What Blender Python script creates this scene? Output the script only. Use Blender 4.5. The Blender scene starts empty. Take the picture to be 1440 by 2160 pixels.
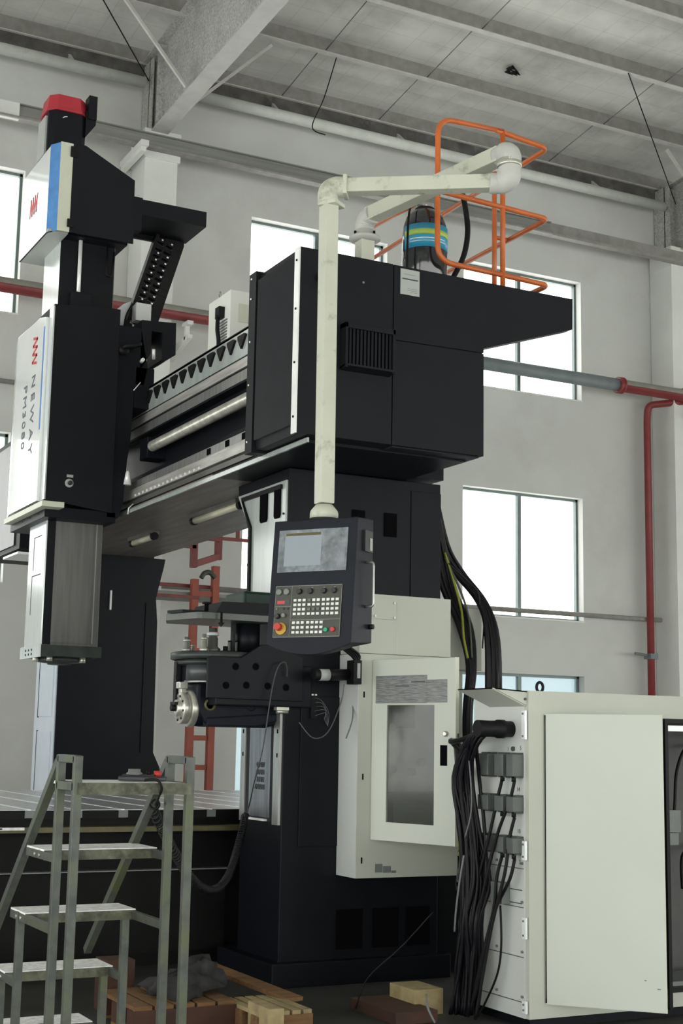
import bpy, bmesh, math, random
from mathutils import Vector, Matrix, Euler
random.seed(7)
S = bpy.context.scene
COL = S.collection
PI = math.pi

# ------------------------------------------------------------ camera, world, light, exposure
cam_d = bpy.data.cameras.new('camera'); cam = bpy.data.objects.new('camera', cam_d); COL.objects.link(cam)
S.camera = cam
cam_d.sensor_fit = 'VERTICAL'; cam_d.sensor_height = 36.0; cam_d.lens = 36.0 * 2990.8 / 2160.0
cam_d.clip_start = 0.05; cam_d.clip_end = 200
_yaw, _pitch, _roll = math.radians(27.403), math.radians(9.191), math.radians(1.0405)
fw = Vector((math.sin(_yaw) * math.cos(_pitch), math.cos(_yaw) * math.cos(_pitch), math.sin(_pitch)))
rt = Vector((math.cos(_yaw), -math.sin(_yaw), 0)); up = rt.cross(fw)
r2 = rt * math.cos(_roll) + up * math.sin(_roll); u2 = up * math.cos(_roll) - rt * math.sin(_roll)
cam.matrix_world = Matrix(((r2.x, u2.x, -fw.x, 0), (r2.y, u2.y, -fw.y, 0), (r2.z, u2.z, -fw.z, 1.6), (0, 0, 0, 1)))

W = bpy.data.worlds.new('overcast_sky'); S.world = W; W.use_nodes = True
bg = W.node_tree.nodes['Background']; bg.inputs[0].default_value = (0.985, 1.0, 0.955, 1); bg.inputs[1].default_value = 3.5
S.view_settings.view_transform = 'Standard'; S.view_settings.look = 'None'
S.view_settings.gamma = 1.0; S.view_settings.use_curve_mapping = False
S.view_settings.exposure = 0.12

# ------------------------------------------------------------ materials
def pm(name, base, rough=.5, metal=0., spec=.5, var=.12, scale=6., bump=0., bscale=40., second=None, sfac=(.45, .65), sscale=4., coat=0., stretch=None):
    m = bpy.data.materials.new(name); m.use_nodes = True
    N = m.node_tree.nodes; L = m.node_tree.links; b = N['Principled BSDF']
    b.inputs['Roughness'].default_value = rough; b.inputs['Metallic'].default_value = metal
    b.inputs['Specular IOR Level'].default_value = spec; b.inputs['Coat Weight'].default_value = coat
    tc = N.new('ShaderNodeTexCoord'); src = tc.outputs['Object']
    if stretch:
        mp = N.new('ShaderNodeMapping'); mp.inputs['Scale'].default_value = stretch; L.new(src, mp.inputs['Vector']); src = mp.outputs['Vector']
    n = N.new('ShaderNodeTexNoise'); n.inputs['Scale'].default_value = scale; n.inputs['Detail'].default_value = 5
    L.new(src, n.inputs['Vector'])
    r = N.new('ShaderNodeValToRGB'); e = r.color_ramp.elements
    lo = [c * (1 - var) for c in base]; hi = [min(1, c * (1 + var)) for c in base]
    e[0].position = .3; e[0].color = (*lo, 1); e[1].position = .7; e[1].color = (*hi, 1)
    L.new(n.outputs['Fac'], r.inputs['Fac']); out = r.outputs['Color']
    if second:
        n2 = N.new('ShaderNodeTexNoise'); n2.inputs['Scale'].default_value = sscale; n2.inputs['Detail'].default_value = 7; n2.inputs['Roughness'].default_value = .65
        L.new(src, n2.inputs['Vector'])
        mr = N.new('ShaderNodeMapRange'); mr.inputs['From Min'].default_value = sfac[0]; mr.inputs['From Max'].default_value = sfac[1]
        L.new(n2.outputs['Fac'], mr.inputs['Value'])
        mx = N.new('ShaderNodeMix'); mx.data_type = 'RGBA'; mx.inputs['B'].default_value = (*second, 1)
        L.new(mr.outputs['Result'], mx.inputs['Factor']); L.new(out, mx.inputs['A']); out = mx.outputs['Result']
    L.new(out, b.inputs['Base Color'])
    if bump:
        nb = N.new('ShaderNodeTexNoise'); nb.inputs['Scale'].default_value = bscale; nb.inputs['Detail'].default_value = 4; L.new(src, nb.inputs['Vector'])
        bp = N.new('ShaderNodeBump'); bp.inputs['Strength'].default_value = bump; bp.inputs['Distance'].default_value = .02
        L.new(nb.outputs['Fac'], bp.inputs['Height']); L.new(bp.outputs['Normal'], b.inputs['Normal'])
    return m

def glassy(name, tint, gloss=.08, body=0., bodycol=(.3, .3, .3), rough=.02, noise=0.):
    m = bpy.data.materials.new(name); m.use_nodes = True
    N = m.node_tree.nodes; L = m.node_tree.links; N.remove(N['Principled BSDF']); o = N['Material Output']
    t = N.new('ShaderNodeBsdfTransparent'); t.inputs[0].default_value = (*tint, 1)
    g = N.new('ShaderNodeBsdfGlossy'); g.inputs['Roughness'].default_value = rough
    x = N.new('ShaderNodeMixShader'); x.inputs[0].default_value = gloss
    L.new(t.outputs[0], x.inputs[1]); L.new(g.outputs[0], x.inputs[2]); last = x
    if body:
        d = N.new('ShaderNodeBsdfDiffuse'); d.inputs[0].default_value = (*bodycol, 1)
        y = N.new('ShaderNodeMixShader'); y.inputs[0].default_value = body
        if noise:
            tc = N.new('ShaderNodeTexCoord'); n = N.new('ShaderNodeTexNoise'); n.inputs['Scale'].default_value = noise; n.inputs['Detail'].default_value = 4
            mr = N.new('ShaderNodeMapRange'); mr.inputs['From Min'].default_value = .3; mr.inputs['From Max'].default_value = .7
            mr.inputs['To Min'].default_value = body * .6; mr.inputs['To Max'].default_value = min(1, body * 1.35)
            L.new(tc.outputs['Object'], n.inputs['Vector']); L.new(n.outputs['Fac'], mr.inputs['Value']); L.new(mr.outputs['Result'], y.inputs[0])
        L.new(x.outputs[0], y.inputs[1]); L.new(d.outputs[0], y.inputs[2]); last = y
    L.new(last.outputs[0], o.inputs['Surface'])
    return m

def emit(name, col, s):
    m = bpy.data.materials.new(name); m.use_nodes = True
    b = m.node_tree.nodes['Principled BSDF']; b.inputs['Base Color'].default_value = (.02, .02, .02, 1)
    b.inputs['Emission Color'].default_value = (*col, 1); b.inputs['Emission Strength'].default_value = s; b.inputs['Roughness'].default_value = .15
    return m

M = dict(
    wall=pm('painted_plaster', (.60, .61, .585), .8, var=.05, scale=1.2, bump=.05, bscale=8, second=(.50, .50, .48), sfac=(.5, .85), sscale=.8),
    pillar=pm('white_pillar_paint', (.72, .73, .70), .7, var=.05, scale=2),
    floor=pm('concrete_floor', (.60, .60, .57), .6, var=.1, scale=2, second=(.52, .52, .50)),
    pad=pm('shade_dark_pad', (.03, .029, .027), .7, var=.4, scale=3),  # near-black stand-in for shade and clutter on the floor
    rafter=pm('mottled_grey_paint', (.47, .47, .45), .5, var=.35, scale=34, bump=.5, bscale=60, second=(.30, .30, .28), sfac=(.5, .75), sscale=2),
    rafter_flange=pm('pale_grey_paint', (.50, .50, .48), .6, var=.08, scale=6),
    purlin=pm('dusty_purlin_steel', (.27, .262, .245), .7, var=.15, scale=8, second=(.20, .19, .17), sfac=(.5, .8), sscale=3),
    purlin_lip=pm('lit_purlin_lip', (.56, .55, .52), .6, var=.1),  # light caught by the lower flanges is put into this paler colour
    dirtyband=pm('sooty_board', (.10, .095, .09), .9, var=.4, scale=5, second=(.25, .24, .22), sfac=(.55, .75), sscale=3),
    tube=pm('white_gutter_pipe', (.66, .68, .64), .5, var=.08, second=(.3, .33, .27), sfac=(.6, .8), sscale=3),
    girt=pm('grey_girt', (.23, .235, .22), .6, var=.15, scale=4, stretch=(.3, 3, 8)),
    frame=pm('aluminium_window_frame', (.16, .20, .195), .4, metal=.5, var=.1),
    redpipe=pm('red_pipe_paint', (.22, .028, .030), .45, var=.15, scale=5),
    flare_lever_grey=pm('flare_and_lever_grey', (.16, .19, .20), .5, var=.1),
    dust=pm('grey_dust', (.26, .25, .22), .9),
    navy=pm('navy_machine_paint', (.0055, .0065, .0095), .42, spec=.16, var=.2, scale=3, bump=.02, bscale=90),
    black=pm('black_enamel', (.0095, .0100, .0130), .5, spec=.16, var=.1, scale=3),
    deep=pm('black_void', (.003, .003, .004), .9, spec=.05),
    char=pm('charcoal_console_paint', (.015, .017, .024), .45, spec=.14, var=.12, scale=5),
    cab=pm('beige_cabinet_paint', (.50, .515, .45), .5, spec=.4, var=.04, scale=1.5),
    cabdoor=pm('pale_grey_door_paint', (.58, .61, .55), .5, spec=.4, var=.03, scale=1.2),
    cabside=pm('grey_cabinet_side_paint', (.60, .62, .605), .4, spec=.5, var=.05, scale=2),
    cabdark=pm('dark_cabinet_interior', (.06, .06, .06), .6),
    cabin=pm('mounting_plate_grey', (.09, .09, .088), .6),
    white=pm('white_gloss_paint', (.88, .91, .92), .16, spec=.8, var=.02, coat=1.0),
    cream=pm('cream_paint', (.62, .64, .52), .4, var=.03),
    blue=pm('light_blue_stripe_paint', (.10, .27, .60), .4, var=.15, scale=9),
    red=pm('red_motor_cap', (.42, .03, .045), .4, var=.1),
    orange=pm('orange_tube_paint', (.58, .135, .03), .35, spec=.5, var=.12, scale=9),
    ochre=pm('orange_ladder_paint', (.33, .06, .028), .5, var=.15),
    darkred=pm('oxide_red_paint', (.20, .035, .03), .5, var=.2),
    steel=pm('ground_steel', (.42, .42, .41), .34, metal=.75, var=.18, scale=5, stretch=(6, 6, .6)),
    guide=pm('oiled_guide_steel', (.60, .585, .55), .3, metal=.5, var=.25, scale=6, stretch=(1, .4, 5)),
    beamunder=pm('beam_underside_grey', (.17, .15, .14), .45, spec=.5, var=.3, scale=3, stretch=(4, .5, 1)),
    plate=pm('pale_cover_plate', (.52, .56, .55), .22, metal=.35, spec=.8, var=.1, scale=3, stretch=(2, 5, .5)),
    plategrey=pm('grey_cover_plate', (.16, .165, .18), .25, metal=.4, spec=.8, var=.3, scale=4, stretch=(2, 6, .5)),
    ramside=pm('brushed_ram_side', (.80, .84, .84), .2, metal=.5, spec=.9, var=.06, stretch=(2, 8, .4)),
    ramface=pm('brown_grey_ram_face', (.14, .138, .13), .35, metal=.3, spec=.6, var=.2, scale=4, stretch=(6, 1, .4)),
    table=pm('planed_cast_iron', (.46, .47, .49), .30, metal=.45, var=.25, scale=9, second=(.36, .36, .37), sfac=(.5, .8), sscale=4),
    slot=pm('slot_edge_glint', (.95, .96, .94), .3, metal=.2),
    bed=pm('oily_bed_casting', (.005, .005, .005), .5, spec=.15, var=.4, scale=5),
    armpaint=pm('cream_arm_paint', (.56, .575, .48), .5, var=.06, scale=4, second=(.22, .23, .17), sfac=(.55, .72), sscale=7),
    armwhite=pm('off_white_arm_casting', (.52, .52, .49), .5, var=.06, scale=8, second=(.40, .36, .33), sfac=(.6, .8), sscale=6),
    rubber=pm('black_rubber', (.006, .006, .007), .5, spec=.22),
    cablem=pm('black_cable_sheath', (.007, .006, .009), .42, spec=.22, var=.2),
    yellowcable=pm('yellow_green_cable_sheath', (.22, .24, .02), .45),
    greycable=pm('grey_cable_sheath', (.16, .16, .17), .45),
    plastic=pm('grey_connector_shell', (.17, .185, .18), .45, var=.12, scale=9),
    galv=pm('weathered_galvanised_steel', (.080, .088, .080), .45, metal=.35, var=.3, scale=14, second=(.085, .10, .045), sfac=(.45, .7), sscale=7),
    tread=pm('dusty_top_lit_tread', (.86, .87, .84), .5, metal=.0, var=.25, scale=30, bump=.3, bscale=70),  # raised to near-white for the light on the treads from above
    coverplate=pm('dull_olive_cover_plate', (.085, .095, .085), .35, spec=.5, var=.2, scale=6),
    discpaint=pm('dark_disc_paint', (.035, .042, .038), .4, spec=.4, var=.3, scale=10),
    bellowscloth=pm('bellows_cloth', (.03, .031, .037), .4, spec=.5, var=.1),
    farpanel=pm('dark_grey_side_panel', (.06, .065, .07), .35, spec=.5),
    connector=pm('dark_grey_connector_shell', (.095, .105, .10), .45, var=.12, scale=9),
    mossy=pm('grimy_tread_edge', (.11, .115, .075), .6, var=.4, scale=20, second=(.035, .035, .02), sfac=(.45, .65), sscale=12),
    bottle=pm('black_gas_bottle_paint', (.012, .014, .018), .12, spec=.6, coat=.6, var=.1),
    labelblue=pm('blue_label', (.04, .33, .52), .35, var=.05),
    labelyel=pm('yellow_green_label', (.45, .62, .12), .4),
    paper=pm('grey_paper_label', (.40, .42, .40), .5, var=.04),
    ink=pm('dark_print', (.06, .065, .07), .6),
    printgrey=pm('printed_grey_plate', (.20, .205, .205), .45, var=.5, scale=14, stretch=(1, 1, 14)),
    inkred=pm('red_print', (.62, .05, .06), .5),
    inkgrey=pm('grey_print', (.10, .11, .14), .5),
    key=pm('white_key_cap', (.72, .74, .70), .45, var=.05),
    keydim=pm('grey_key_cap', (.12, .14, .12), .45),
    green=pm('green_button', (.01, .35, .17), .4),
    redbtn=pm('red_button', (.50, .035, .03), .4),
    estopring=pm('yellow_ring', (.55, .33, .04), .5),
    knob=pm('black_knob', (.02, .02, .024), .35),
    knobgrey=pm('grey_lens', (.19, .21, .19), .35),
    keypanel=pm('olive_key_panel', (.050, .052, .040), .5, var=.1),
    panelline=pm('pale_panel_line', (.26, .27, .25), .5),
    bezel=pm('dusty_screen_bezel', (.19, .21, .23), .22, spec=.7, var=.35, scale=16, bump=0, second=(.33, .36, .38), sfac=(.5, .75), sscale=14),
    lcd=emit('pale_lcd_glow', (.62, .72, .76), .44),
    led=emit('red_digits_glow', (1, .15, .15), .5),
    lamp=pm('yellowed_lamp_tube', (.52, .50, .38), .3, spec=.6),
    bluecast=pm('dark_blue_casting', (.005, .007, .014), .5, spec=.2, var=.25, scale=8),
    greencast=pm('dark_green_gearbox', (.008, .028, .020), .4, spec=.25),
    machined=pm('machined_steel_disc', (.55, .54, .48), .3, metal=.6, var=.25, scale=10),
    brass=pm('greasy_brass', (.10, .09, .04), .45, metal=.3, var=.3),
    wood=pm('pallet_timber', (.16, .082, .03), .75, var=.3, scale=6, stretch=(1, 6, 6), bump=.1),
    woodred=pm('reddish_timber', (.055, .022, .012), .75, var=.3, scale=6),
    woodpale=pm('pale_timber_end', (.33, .26, .13), .8, var=.25, scale=12),
    rag=pm('dark_rag', (.022, .021, .022), .9, var=.5, scale=10, bump=.3, bscale=12),
    chiller=pm('white_chiller_paint', (.78, .79, .74), .4, var=.03),
    skyglass=glassy('clear_window_pane', (1, 1, 1), .05),
    frost=glassy('frosted_window_pane', (.70, .78, .82), .05, body=.55, bodycol=(.62, .72, .78)),
    smoke=glassy('smoked_acrylic_pane', (.70, .72, .70), .05, body=.22, bodycol=(.15, .16, .15), rough=.12, noise=5),
    doorblue=pm('pale_blue_door', (.62, .68, .76), .35, spec=.6, var=.04),
    greenhose=pm('dark_olive_hose', (.05, .06, .045), .5),
)
# insulation under the roof: crinkled grey foil with the grid of its carrier wires
def foil():
    m = pm('crinkled_roof_foil', (.66, .66, .625), .55, spec=.4, var=.10, scale=1.6, bump=.9, bscale=2.6, second=(.42, .42, .39), sfac=(.48, .75), sscale=.9)
    N = m.node_tree.nodes; L = m.node_tree.links; b = N['Principled BSDF']
    old = b.inputs['Base Color'].links[0].from_socket
    tc = N.new('ShaderNodeTexCoord'); br = N.new('ShaderNodeTexBrick'); br.offset = 0; br.inputs['Scale'].default_value = 1
    br.inputs['Brick Width'].default_value = .42; br.inputs['Row Height'].default_value = .42; br.inputs['Mortar Size'].default_value = .006; br.inputs['Mortar Smooth'].default_value = .3
    br.inputs['Color1'].default_value = br.inputs['Color2'].default_value = (1, 1, 1, 1); br.inputs['Mortar'].default_value = (.84, .84, .82, 1)
    mx = N.new('ShaderNodeMix'); mx.data_type = 'RGBA'; mx.blend_type = 'MULTIPLY'; mx.inputs['Factor'].default_value = 1
    L.new(tc.outputs['Object'], br.inputs['Vector']); L.new(old, mx.inputs['A']); L.new(br.outputs['Color'], mx.inputs['B']); L.new(mx.outputs['Result'], b.inputs['Base Color'])
    return m
M['foil'] = foil()

# ------------------------------------------------------------ building helpers
class MB:
    def __init__(s): s.v = []; s.f = []; s.sm = []
    def add(s, vs, fs, smooth=False):
        n = len(s.v); s.v += [Vector(p) for p in vs]
        s.f += [[i + n for i in f] for f in fs]; s.sm += [smooth] * len(fs); return s
    def box(s, x0, x1, y0, y1, z0, z1, mat=None):
        vs = [Vector((x, y, z)) for x in (x0, x1) for y in (y0, y1) for z in (z0, z1)]
        if mat: vs = [mat @ v for v in vs]
        return s.add(vs, [(0, 1, 3, 2), (4, 6, 7, 5), (0, 4, 5, 1), (2, 3, 7, 6), (0, 2, 6, 4), (1, 5, 7, 3)])
    def prism(s, pts, axis, a0, a1, mat=None):
        def mk(p, a): return {'X': (a, p[0], p[1]), 'Y': (p[0], a, p[1]), 'Z': (p[0], p[1], a)}[axis]
        n = len(pts); vs = [Vector(mk(p, a0)) for p in pts] + [Vector(mk(p, a1)) for p in pts]
        if mat: vs = [mat @ v for v in vs]
        return s.add(vs, [list(range(n))[::-1], list(range(n, 2 * n))] + [(i, (i + 1) % n, n + (i + 1) % n, n + i) for i in range(n)])
    def rings(s, rings, cap=True, smooth=True, closed=False):
        n = len(rings[0]); vs = [p for r in rings for p in r]; fs = []
        m = len(rings)
        for i in range(m if closed else m - 1):
            a, b = i * n, ((i + 1) % m) * n
            fs += [(a + j, a + (j + 1) % n, b + (j + 1) % n, b + j) for j in range(n)]
        s.add(vs, fs, smooth)
        if cap and not closed:
            k = len(s.v) - len(vs)
            s.f.append([k + j for j in range(n)][::-1]); s.sm.append(False)
            s.f.append([k + (m - 1) * n + j for j in range(n)]); s.sm.append(False)
        return s
    def tube(s, pts, r, n=8, cap=True, smooth=True, closed=False, square=False):
        P = [Vector(p) for p in pts]; m = len(P); R = []; u = None
        for i in range(m):
            if closed: t = (P[(i + 1) % m] - P[i - 1])
            else: t = (P[min(i + 1, m - 1)] - P[max(i - 1, 0)])
            t.normalize()
            if u is None:
                u = Vector((0, 0, 1)) if abs(t.z) < .9 else Vector((0, 1, 0))
            u = (u - t * u.dot(t)).normalized(); w = t.cross(u)
            rr = r[i] if isinstance(r, (list, tuple)) else r
            if square: angs = [PI / 4 + k * PI / 2 for k in range(4)]; rr *= 1.4142
            else: angs = [2 * PI * k / n for k in range(n)]
            R.append([P[i] + (u * math.cos(a) + w * math.sin(a)) * rr for a in angs])
        return s.rings(R, cap, smooth and not square, closed)
    def cyl(s, p0, p1, r, n=16, r1=None):
        return s.tube([p0, p1], [r, r if r1 is None else r1], n)
    def lathe(s, prof, c, axis='Z', n=24, smooth=True):
        c = Vector(c); R = []
        for r, h in prof:
            ring = []
            for k in range(n):
                a = 2 * PI * k / n; x, y = r * math.cos(a), r * math.sin(a)
                ring.append(c + Vector({'Z': (x, y, h), 'X': (h, x, y), 'Y': (y, h, x)}[axis]))
            R.append(ring)
        return s.rings(R, True, smooth)

def chain_matrix(o):
    m = Matrix.Identity(4)
    while o is not None:
        m = o.matrix_basis @ m; o = o.parent
    return m
def build(name, mb, mat, parent=None, bevel=0., local=False, seg=2):
    me = bpy.data.meshes.new(name)
    vs = mb.v
    if parent is not None and not local:
        inv = chain_matrix(parent).inverted(); vs = [inv @ v for v in vs]
    me.from_pydata([tuple(v) for v in vs], [], mb.f)
    me.polygons.foreach_set('use_smooth', mb.sm)
    bm = bmesh.new(); bm.from_mesh(me)
    bmesh.ops.recalc_face_normals(bm, faces=bm.faces)
    if bevel:
        ed = [e for e in bm.edges if len(e.link_faces) == 2 and e.calc_face_angle(0) > .5]
        bmesh.ops.bevel(bm, geom=ed, offset=bevel, segments=seg, affect='EDGES', profile=.6, clamp_overlap=True)
    bm.to_mesh(me); bm.free()
    me.materials.append(M[mat] if isinstance(mat, str) else mat)
    o = bpy.data.objects.new(name, me); COL.objects.link(o)
    if parent is not None: o.parent = parent
    return o
def tag(o, label=None, cat=None, group=None, kind=None):
    if label: o['label'] = label
    if cat: o['category'] = cat
    if group: o['group'] = group
    if kind: o['kind'] = kind
    return o
def thing(name, label, cat, loc=(0, 0, 0), group=None, rot=None):
    o = bpy.data.objects.new(name, None); COL.objects.link(o); o.location = loc; o.empty_display_size = .05
    if rot: o.rotation_euler = rot
    return tag(o, label, cat, group)
def struct(name, mb, mat, parent=None, bevel=0):
    o = build(name, mb, mat, parent, bevel)
    if parent is None: o['kind'] = 'structure'
    return o
def sroot(name, loc=(0, 0, 0)):
    o = bpy.data.objects.new(name, None); COL.objects.link(o); o.location = loc; o['kind'] = 'structure'; return o
def dup(o, parent=None, delta=None):
    c = o.copy(); COL.objects.link(c); c.parent = parent if parent is not None else o.parent
    if delta: c.location = Vector(o.location) + Vector(delta)
    return c
def B(*a): return MB().box(*a)
def spline(pts, sub=6):
    P = [Vector(p) for p in pts]; out = []
    for i in range(len(P) - 1):
        p0, p1, p2, p3 = P[max(i - 1, 0)], P[i], P[i + 1], P[min(i + 2, len(P) - 1)]
        for k in range(sub):
            t = k / sub
            out.append(.5 * ((2 * p1) + (p2 - p0) * t + (2 * p0 - 5 * p1 + 4 * p2 - p3) * t * t + (3 * p1 - p0 - 3 * p2 + p3) * t ** 3))
    out.append(P[-1]); return out
def rounded(pts, r, n=5):
    P = [Vector(p) for p in pts]; out = [P[0]]
    for i in range(1, len(P) - 1):
        a = (P[i - 1] - P[i]); b = (P[i + 1] - P[i]); rr = min(r, a.length * .45, b.length * .45)
        a = P[i] + a.normalized() * rr; b = P[i] + b.normalized() * rr
        for k in range(n + 1):
            t = k / n; out.append((a * (1 - t) + P[i] * t) * (1 - t) + (P[i] * (1 - t) + b * t) * t)
    out.append(P[-1]); return out
def text(name, body, size, mat, parent, mtx, depth=.002, spacing=1.0):
    cu = bpy.data.curves.new(name, 'FONT'); cu.body = body; cu.size = size; cu.extrude = depth; cu.space_character = spacing
    cu.align_x = 'CENTER'; cu.align_y = 'CENTER'; cu.resolution_u = 2
    t = bpy.data.objects.new(name, cu); COL.objects.link(t)
    dg = bpy.context.evaluated_depsgraph_get(); me = bpy.data.meshes.new_from_object(t.evaluated_get(dg))
    bpy.data.objects.remove(t); bpy.data.curves.remove(cu)
    m = mtx if parent is None else chain_matrix(parent).inverted() @ mtx
    me.transform(m); me.materials.clear(); me.materials.append(M[mat])
    o = bpy.data.objects.new(name, me); COL.objects.link(o)
    if parent is not None: o.parent = parent
    return o
def frame_mtx(origin, xdir, ydir):
    x = Vector(xdir).normalized(); y = Vector(ydir).normalized(); z = x.cross(y)
    return Matrix(((x.x, y.x, z.x, origin[0]), (x.y, y.y, z.y, origin[1]), (x.z, y.z, z.z, origin[2]), (0, 0, 0, 1)))

# ============================================================ BUILDING
struct('floor', B(-7.2, 34, -9, 17.3, -.2, 0), 'floor')
struct('wall_front_blocker', B(-7.2, 34, -9.2, -9, 4.6, 12.1), 'wall')  # unseen header, added so light enters only low down
struct('wall_left_blocker', B(-7.2, -7, -9.2, 17.25, 4.4, 12.1), 'wall')  # unseen header, added close in so low side light reaches the wall
struct('wall_right_blocker', B(34, 34.2, -9.2, 17.25, 4.6, 12.1), 'wall')  # unseen header, added to darken the upper wall and ceiling
struct('trim_0', B(-3, 7.8, 6.6, 15.8, 0, .004), 'pad')  # dark sheet put in for the shaded floor under the machine
wins = []
for k in (-2, -1, 0, 1, 2):
    for w0 in (7.35, 10.77): wins.append((w0 + 8.55 * (k - 0), w0 + 8.55 * k + 2.125))
wins = sorted({2: (2.10, 4.225), -1: (-.35, 1.78)}.get(round(w[0]), w) for w in wins)
rows = [(.80, 2.61), (3.42, 5.27), (6.78, 8.655)]
holes = [(a, b, z0, z1) for a, b in wins for z0, z1 in rows if -6 < a < 26]
holes = [h for h in holes if not (h[2] < 1 and 1.9 < h[0] < 7)]
xs = sorted({-7.2, 34} | {h[0] for h in holes} | {h[1] for h in holes}); zs = sorted({0, 10.225} | {h[2] for h in holes} | {h[3] for h in holes})
wl = MB()
for i in range(len(xs) - 1):
    run = None
    for j in range(len(zs) - 1):
        cx, cz = (xs[i] + xs[i + 1]) / 2, (zs[j] + zs[j + 1]) / 2
        solid = not any(h[0] < cx < h[1] and h[2] < cz < h[3] for h in holes)
        if solid: run = (run[0] if run else zs[j], zs[j + 1])
        if (not solid or j == len(zs) - 2) and run:
            wl.box(xs[i], xs[i + 1], 17.0, 17.25, run[0], run[1]); run = None
struct('wall_back', wl, 'wall')
n = 0
for a, b, z0, z1 in holes:
    n += 1
    r = sroot('window_%d' % n, ((a + b) / 2, 17.12, z0)); low = z0 < 1
    fr = MB(); t = .035; y0, y1 = 17.13, 17.19
    for q in ((a, b, y0, y1, z1 - t, z1), (a, b, y0, y1, z0, z0 + t), (a, a + t, y0, y1, z0, z1), (b - t, b, y0, y1, z0, z1)): fr.box(*q)
    build('window_frame', fr, 'frame', r)
    c = (a + b) / 2; build('mullion', B(c - .03, c + .03, y0 - .005, y1, z0 + t, z1 - t), 'frame', r)
    for p, q in ((a + t, c - .03), (c + .03, b - t)):
        build('pane', B(p, q, 17.155, 17.161, z0 + t, z1 - t), 'frost' if low else 'skyglass', r)
    if not low: build('window_sill', B(a - .01, b + .01, 16.985, 17.13, z0 - .02, z0 + .003), 'pillar', r)
# sloping roof
rz = lambda y, o=0: 10.67 + .055 * (17.0 - y) + o
struct('ceiling', MB().prism([(17.3, rz(17.3)), (-9.2, rz(-9.2)), (-9.2, rz(-9.2) + .12), (17.3, rz(17.3) + .12)], 'X', -7.2, 34), 'foil')
# the soot-dark strip over the wall and the eave line
struct('trim_1', B(-7.2, 34, 16.95, 17.06, 10.225, 10.44), 'dirtyband')
for i, x in enumerate([1.1, 2.9, 4.7, 7.6, 9.6, 11.5, 13.1]):
    tag(build('eave_bracket', MB().prism([(16.98, 10.36), (16.60, 10.02), (16.66, 10.02), (16.98, 10.28)], 'X', x - .02, x + .02), 'purlin_lip'),
        'small pale strut holding the white gutter pipe under the roof edge', 'bracket', 'struts of the gutter pipe under the roof edge')
pipes = ((-7, 5.62), (6.02, 14.25), (14.6, 34))
for i, (a, b) in enumerate(pipes):
    tag(build('gutter_pipe', MB().cyl((a, 16.62, 10.02), (b, 16.62, 10.02), .075, 14), 'tube'),
        ['long white pipe under the roof edge left of the big rafter', 'long white pipe under the roof edge between the two wall pillars', 'white pipe under the roof edge at the far right corner'][i], 'pipe')
# purlins
py = [15.63, 14.27, 12.92, 11.57, 10.2, 8.85, 7.5, 6.1, 4.7, 3.3, 1.9]
def purlin_mb(y):
    z1 = rz(y) - .003; z0 = z1 - .225
    return z0, z1
kk = 3
for y in [16.98] + py:
    z0, z1 = purlin_mb(y); t = 'trim_%d' % kk; kk += 1
    r = sroot(t, (9, y, z0))
    build('purlin_web', B(-7.2, 34, y, y + .012, z0, z1), 'purlin', r)
    build('purlin_lip', MB().box(-7.2, 34, y - .075, y + .012, z0 - .008, z0 + .004), 'purlin_lip', r)
# rafters (deep I section), one over each wall pillar
for i, xc in enumerate((-2.75, 5.79, 14.55, 23.1)):
    r = sroot('trim_%d' % kk, (xc, 16.9, 9.3)); kk += 1
    bz = lambda y: 9.325 + .031 * (16.3 - y)
    tz = lambda y: 10.45 + .055 * (17.0 - y)
    ya, yb = 17.0, -6.0
    build('web', MB().prism([(ya, bz(ya)), (yb, bz(yb)), (yb, tz(yb)), (ya, tz(ya))], 'X', xc - .006, xc + .006), 'rafter', r)
    build('bottom_flange', MB().prism([(ya, bz(ya) - .016), (yb, bz(yb) - .016), (yb, bz(yb)), (ya, bz(ya))], 'X', xc - .115, xc + .115), 'rafter_flange', r)
    build('top_flange', MB().prism([(ya, tz(ya) - .016), (yb, tz(yb) - .016), (yb, tz(yb)), (ya, tz(ya))], 'X', xc - .115, xc + .115), 'rafter', r)
    build('stiffener', B(xc - .11, xc + .11, 16.30, 16.315, 9.33, 10.44), 'rafter', r)
# knee braces between purlins and the rafter's lower flange
for a, b, l in (((5.68, 15.25, 9.40), (4.74, 15.2, 10.42), 'pale angle brace from the big rafter up to the left'), ((5.90, 15.6, 9.37), (6.95, 15.6, 10.42), 'pale angle brace from the big rafter up to the right'),
                ((14.44, 15.6, 9.37), (13.45, 15.6, 10.42), 'pale angle brace beside the rafter at the right corner')):
    v = (Vector(b) - Vector(a))
    q = MB().tube([a, b], .018, square=True); q.tube([Vector(a) + Vector((0, .03, 0)), Vector(b) + Vector((0, .03, 0))], .006, square=True)
    tag(build('knee_brace', q, 'purlin_lip'), l, 'brace')
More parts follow.
